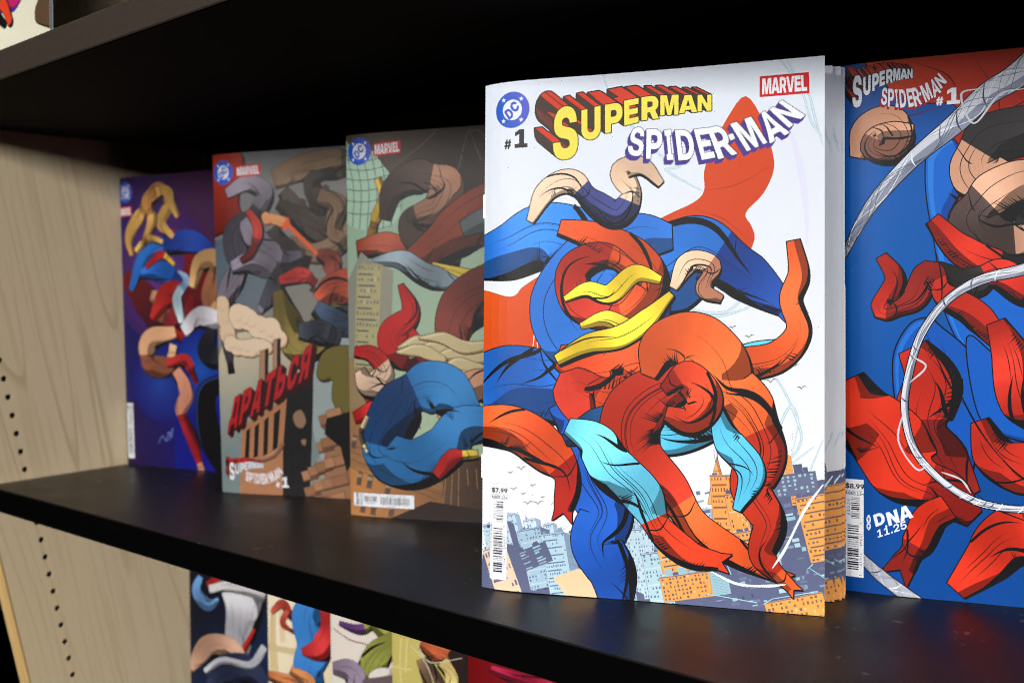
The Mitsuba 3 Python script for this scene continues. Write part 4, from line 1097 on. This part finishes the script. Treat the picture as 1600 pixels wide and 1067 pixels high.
def cover_gold():
    pr = Print()
    pr.dull = 0.85
    pr.add(box(0, 0, PW, PH), ((214, 196, 110), (196, 172, 86), 0, 200, 40, 150))
    for s in ("8.8,237.6 7.4,217.9 8.9,198.7", "13.9,238.3 12.5,213.8", "0.6,215.6 16.9,215.4"):
        pr.line(s, (1.6, 1.6), (230, 214, 140))
    pr.streamer("25.2,235.8 38.2,230.4 49.5,227.8 56.5,219", (7, 15, 17, 10), (198, 94, 52), (140, 60, 36), 1.2, .1, 3, ol=.25, drop=False)
    pr.streamer("26.7,225.3 33.9,211.7 43,193.6", (11, 17, 18), (124, 94, 68), (82, 60, 46), 1.2, .1, 3, ol=.25, drop=False)
    pr.streamer("42.3,224.2 52.4,213.8 54.3,195", (10, 16, 13), (226, 196, 120), (170, 130, 70), 1.2, .1, 3, ol=.25, drop=False)
    pr.shape(blob("48.5,232.5 78.9,240.4 88.6,199.3 55.8,195.2 55.5,214.2"), (46, 32, 30), (26, 20, 20), ol=.2, ink=0)
    for s in ("17.1,233.9 30.3,220.9 38.9,197.9", "22.6,235.5 32.9,223.1 58.6,228.8"):
        pr.line(s, (.5, .7, .4), (240, 232, 200))
    return pr


def cover_red():
    pr = Print()
    pr.dull = 0.85
    pr.add(box(0, 0, PW, PH), ((124, 12, 16), (150, 16, 34), 0, 200, 60, 190))
    pr.streamer("18.2,235.2 34.9,230.9 62.6,226.1", (5, 11, 10), (170, 24, 58), (120, 12, 34), 1.0, .1, 2, ol=.3, drop=False)
    emblem(pr, *P("21.3,249.9")[0])
    return pr


def cover_above():
    pr = Print()
    pr.add(box(0, 0, PW, PH), ((240, 236, 214), (228, 222, 196), 0, 0, 150, 60))
    pr.shape(blob("77.1,88 126.2,69.6 136.1,54.5 125.5,43.9 113.4,45 75.9,47.5"), ((200, 40, 50), (186, 30, 110), 70, 80, 145, 60), (60, 40, 140), ol=.4, ink=.1, sh=(2, 3))
    pr.ribbon("101.5,60.6 113.5,48.6 120.5,36.6", (12, 9, 7), (224, 66, 36), dark=(30, 20, 30), ol=.5, ink=.2)
    pr.ribbon("76.1,55.8 101,44.8 113.1,36", (14, 9, 6), INK, ol=0, ink=0)
    pr.shape(blob("150.6,38.8 157.1,50.7 162.2,71.5 194.6,65.1 193.6,23.1 156.5,29.1"), (92, 70, 50), (50, 38, 30), ol=.3, ink=0)
    return pr


# ------------------------------------------------------------------ the bookcase
def holed_panel():
    """The side panel: its face drilled with two columns of shelf-pin holes, each a real hole over a backing coloured dark for its shade."""
    y0, y1, z0, z1 = 0.0, 0.2655, -0.62, 0.80
    face = box(y0, z0, y1, z1)
    holes = [Point(y, -0.1873 + 0.01583 * i).buffer(0.0025, 8) for y in (0.0345, 0.2284) for i in range(-26, 60)]
    skin = trimesh.creation.extrude_polygon(face.difference(unary_union(holes)), 0.0012, engine='earcut')
    m = np.array([[0, 0, 1, -0.0012], [1, 0, 0, 0], [0, 1, 0, BASE], [0, 0, 0, 1.0]])
    skin.apply_transform(m)
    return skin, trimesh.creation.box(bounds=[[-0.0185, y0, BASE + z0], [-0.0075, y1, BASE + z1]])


skin, core = holed_panel()
part('bookcase', 'side_panel', skin, 'maple')
part('bookcase', 'side_panel__hole_shade_backing', core, 'hole_shade')  # added sheet behind the face; its dark colour makes the holes look shaded
part('bookcase', 'side_panel__edge_strip', bevel_box(-0.0186, 0.0, -0.0022, -0.0001, BASE - 0.62, BASE + 0.80, 0.0006), 'edge_maple')
far = bevel_box(1.30, 1.3185, 0.0, 0.2655, BASE - 0.62, BASE + 0.80)
part('bookcase', 'side_panel', far, 'maple')
part('bookcase', 'back_panel', bevel_box(-0.0185, 1.3185, 0.2657, 0.272, BASE - 0.62, BASE + 0.80, 0.001), 'matt_black')
for i, dz in enumerate((0.0, 0.3150, -0.3524, 0.63)):
    m = shelf_frame(dz, 0.0012)
    k = part('bookcase', 'shelf', placed(bevel_box(0.0006, 1.2994, 0.0007, 0.2675, -0.0185, 0.0, 0.0009), m), 'black_laminate')
    part(k, 'underside', placed(bevel_box(0.0007, 1.2993, 0.0010, 0.2674, -0.0189, -0.0186, 0.0001), m), 'shaded_laminate')  # thin sheet below each shelf, its shade put into the colour
    part(k, 'edge_band', placed(bevel_box(0.0006, 1.2994, -0.0010, 0.0006, -0.0184, -0.0001, 0.0006), m), 'brown_edge' if i in (1, 3) else 'black_edge')
labels['bookcase'] = {'label': 'open display bookcase with pale drilled wooden side panel and black sloping shelves', 'category': 'bookcase'}
labels['bookcase__side_panel'] = {'label': 'pale maple side panel with two columns of shelf pin holes'}
labels['bookcase__side_panel_001'] = {'label': 'pale side panel at the far right end'}
labels['bookcase__shelf_001__edge_band'] = {'label': 'speckled dark brown front edge of the upper shelf'}


# ------------------------------------------------------------------ comics
def bend(x, amp):
    k = np.asarray(x) / PW / 0.13
    return amp / 1000 * k * np.exp(1 - k)


def comic_parts(pr, amp, thick=0.0021, body=(236, 236, 238)):
    """The meshes of one stapled comic in its own frame: x along the cover from the spine, y into the book, z up."""
    def surf(x, y, off):
        return np.stack([x / 1000, -bend(x, amp) - off, y / 1000], 1)

    out = {}
    xs = np.concatenate([np.linspace(0, 45, 19), np.linspace(52, PW, 17)])
    f = np.stack([xs / 1000, -bend(xs, amp)], 1)                       # front of the fold, in plan
    n = np.gradient(f, axis=0)
    n = np.stack([-n[:, 1], n[:, 0]], 1) / np.linalg.norm(n, axis=1, keepdims=True)
    b = f + n * thick * (np.clip(xs / 9, 0, 1) ** .5 * .86 + .14)[:, None]
    outer = np.vstack([f, b[::-1]])
    t = 0.00022
    fi, bi = f + n * t, b - n * t
    keep = xs > 1.5

    def prism(p, z0, z1):
        return trimesh.creation.extrude_polygon(poly(p), z1 - z0, engine='earcut').apply_translation([0, 0, z0])

    H = PH / 1000
    strip = poly(np.vstack([f, fi[keep][::-1], bi[keep], b[::-1]]))
    cov = trimesh.creation.extrude_polygon(strip if strip.geom_type == 'Polygon' else max(strip.geoms, key=lambda q: q.area), H, engine='earcut')
    out['cover'] = (cov, 'paper', {})
    leaves = [prism(np.vstack([(fi + (bi - fi) * a)[keep][:-1], ((fi + (bi - fi) * (a + .13)))[keep][:-1][::-1]]), 0.0006, H - 0.0006) for a in np.linspace(.06, .80, 5)]
    out['pages'] = (trimesh.util.concatenate(leaves), 'newsprint', {})
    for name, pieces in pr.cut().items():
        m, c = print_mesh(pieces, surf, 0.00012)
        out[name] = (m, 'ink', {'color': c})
    ws = []
    for z in (0.062, 0.196):
        w = trimesh.creation.cylinder(0.00045, 0.012, sections=6)
        ws.append(w.apply_translation([-0.0002, -0.0003, z]))
    return out, ws


def stand(name, parts, pose, dz, label, wires=True, group=None):
    x, y, th, lean = pose
    key = numbered(name)
    local = (np.array([[1, 0, 0, x], [0, 1, 0, y], [0, 0, 1, 0], [0, 0, 0, 1.0]])
             @ trimesh.transformations.rotation_matrix(th, [0, 0, 1]) @ trimesh.transformations.rotation_matrix(-lean, [1, 0, 0]))
    m = shelf_frame(dz, 0.0012) @ local
    m[:3, 3] += ROT @ np.array([0, 0, 0.0004])
    tw = T(m.tolist())
    for n, shp in parts['shapes'].items():
        scene[key + '__' + n] = {**shp, 'to_world': tw}
    if wires:
        for i, shp in enumerate(parts['wires']):
            scene[key + '__staple' + ('_%03d' % i if i else '')] = {**shp, 'to_world': tw}
    labels[key] = {'label': label, 'category': 'comic book'}
    if group:
        labels[key]['group'] = group
    return key


def shapes(pr, amp, **k):
    meshes, wires = comic_parts(pr, amp, **k)
    return {'shapes': {n: mikit.ply(m, b, False, **kw) for n, (m, b, kw) in meshes.items()}, 'wires': [mikit.ply(w, 'staple_wire', 30) for w in wires]}


SETS = [
    ((0.51413, 0.03819, 0.36917, 0.07614, 0.00000, 4.00000), cover_white, 'white comic with red and blue streamers over a city, yellow title, front of its stack'),
    ((0.66056, 0.14343, 0.28536, 0.01991, 0.00000, 2.50000), cover_blue, 'bright blue comic with a thick white rope and red shapes, at the far right'),
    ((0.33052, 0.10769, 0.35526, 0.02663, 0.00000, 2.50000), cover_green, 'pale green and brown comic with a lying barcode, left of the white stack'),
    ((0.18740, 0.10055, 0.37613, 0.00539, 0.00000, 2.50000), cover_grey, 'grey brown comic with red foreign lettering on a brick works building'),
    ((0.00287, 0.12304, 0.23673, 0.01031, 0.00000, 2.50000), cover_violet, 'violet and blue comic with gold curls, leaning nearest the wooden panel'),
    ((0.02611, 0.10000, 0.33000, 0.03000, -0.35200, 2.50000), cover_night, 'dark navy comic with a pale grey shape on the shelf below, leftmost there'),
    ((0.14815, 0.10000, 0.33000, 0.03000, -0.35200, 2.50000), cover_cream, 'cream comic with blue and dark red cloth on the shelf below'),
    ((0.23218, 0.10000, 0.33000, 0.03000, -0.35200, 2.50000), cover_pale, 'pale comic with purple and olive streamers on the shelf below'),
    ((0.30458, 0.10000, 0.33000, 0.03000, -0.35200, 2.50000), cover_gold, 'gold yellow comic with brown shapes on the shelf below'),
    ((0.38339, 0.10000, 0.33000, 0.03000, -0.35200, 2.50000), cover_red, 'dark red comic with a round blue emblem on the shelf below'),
    ((0.00600, 0.02200, 0.12000, 0.03000, 0.31550, 1.50000), cover_above, 'cream and red comic standing on the upper shelf, top left corner'),
]
first = None
for pose, make, label in SETS:
    s = shapes(make(), pose[5])
    stand('comic_book', s, pose[:4], pose[4], label, wires=make is cover_white)
    first = first or s
for pose, label in (((0.51278, 0.05329, 0.42000, 0.07614, 0.00000, 3.00000), 'second copy of the white comic, behind the front one, showing only its right edge'), ((0.51323, 0.06092, 0.40000, 0.07614, 0.00000, 3.00000), 'third copy of the white comic in its stack, a narrow strip at the right edge'),
                    ((0.51200, 0.06775, 0.38000, 0.07614, 0.00000, 3.00000), 'fourth copy of the white comic, a thin sliver behind the third'), ((0.51050, 0.07260, 0.38500, 0.07614, 0.00000, 3.00000), 'rearmost copy of the white comic, the last sliver beside the blue comic')):
    stand('comic_book', first, pose[:4], pose[4], label, wires=False)
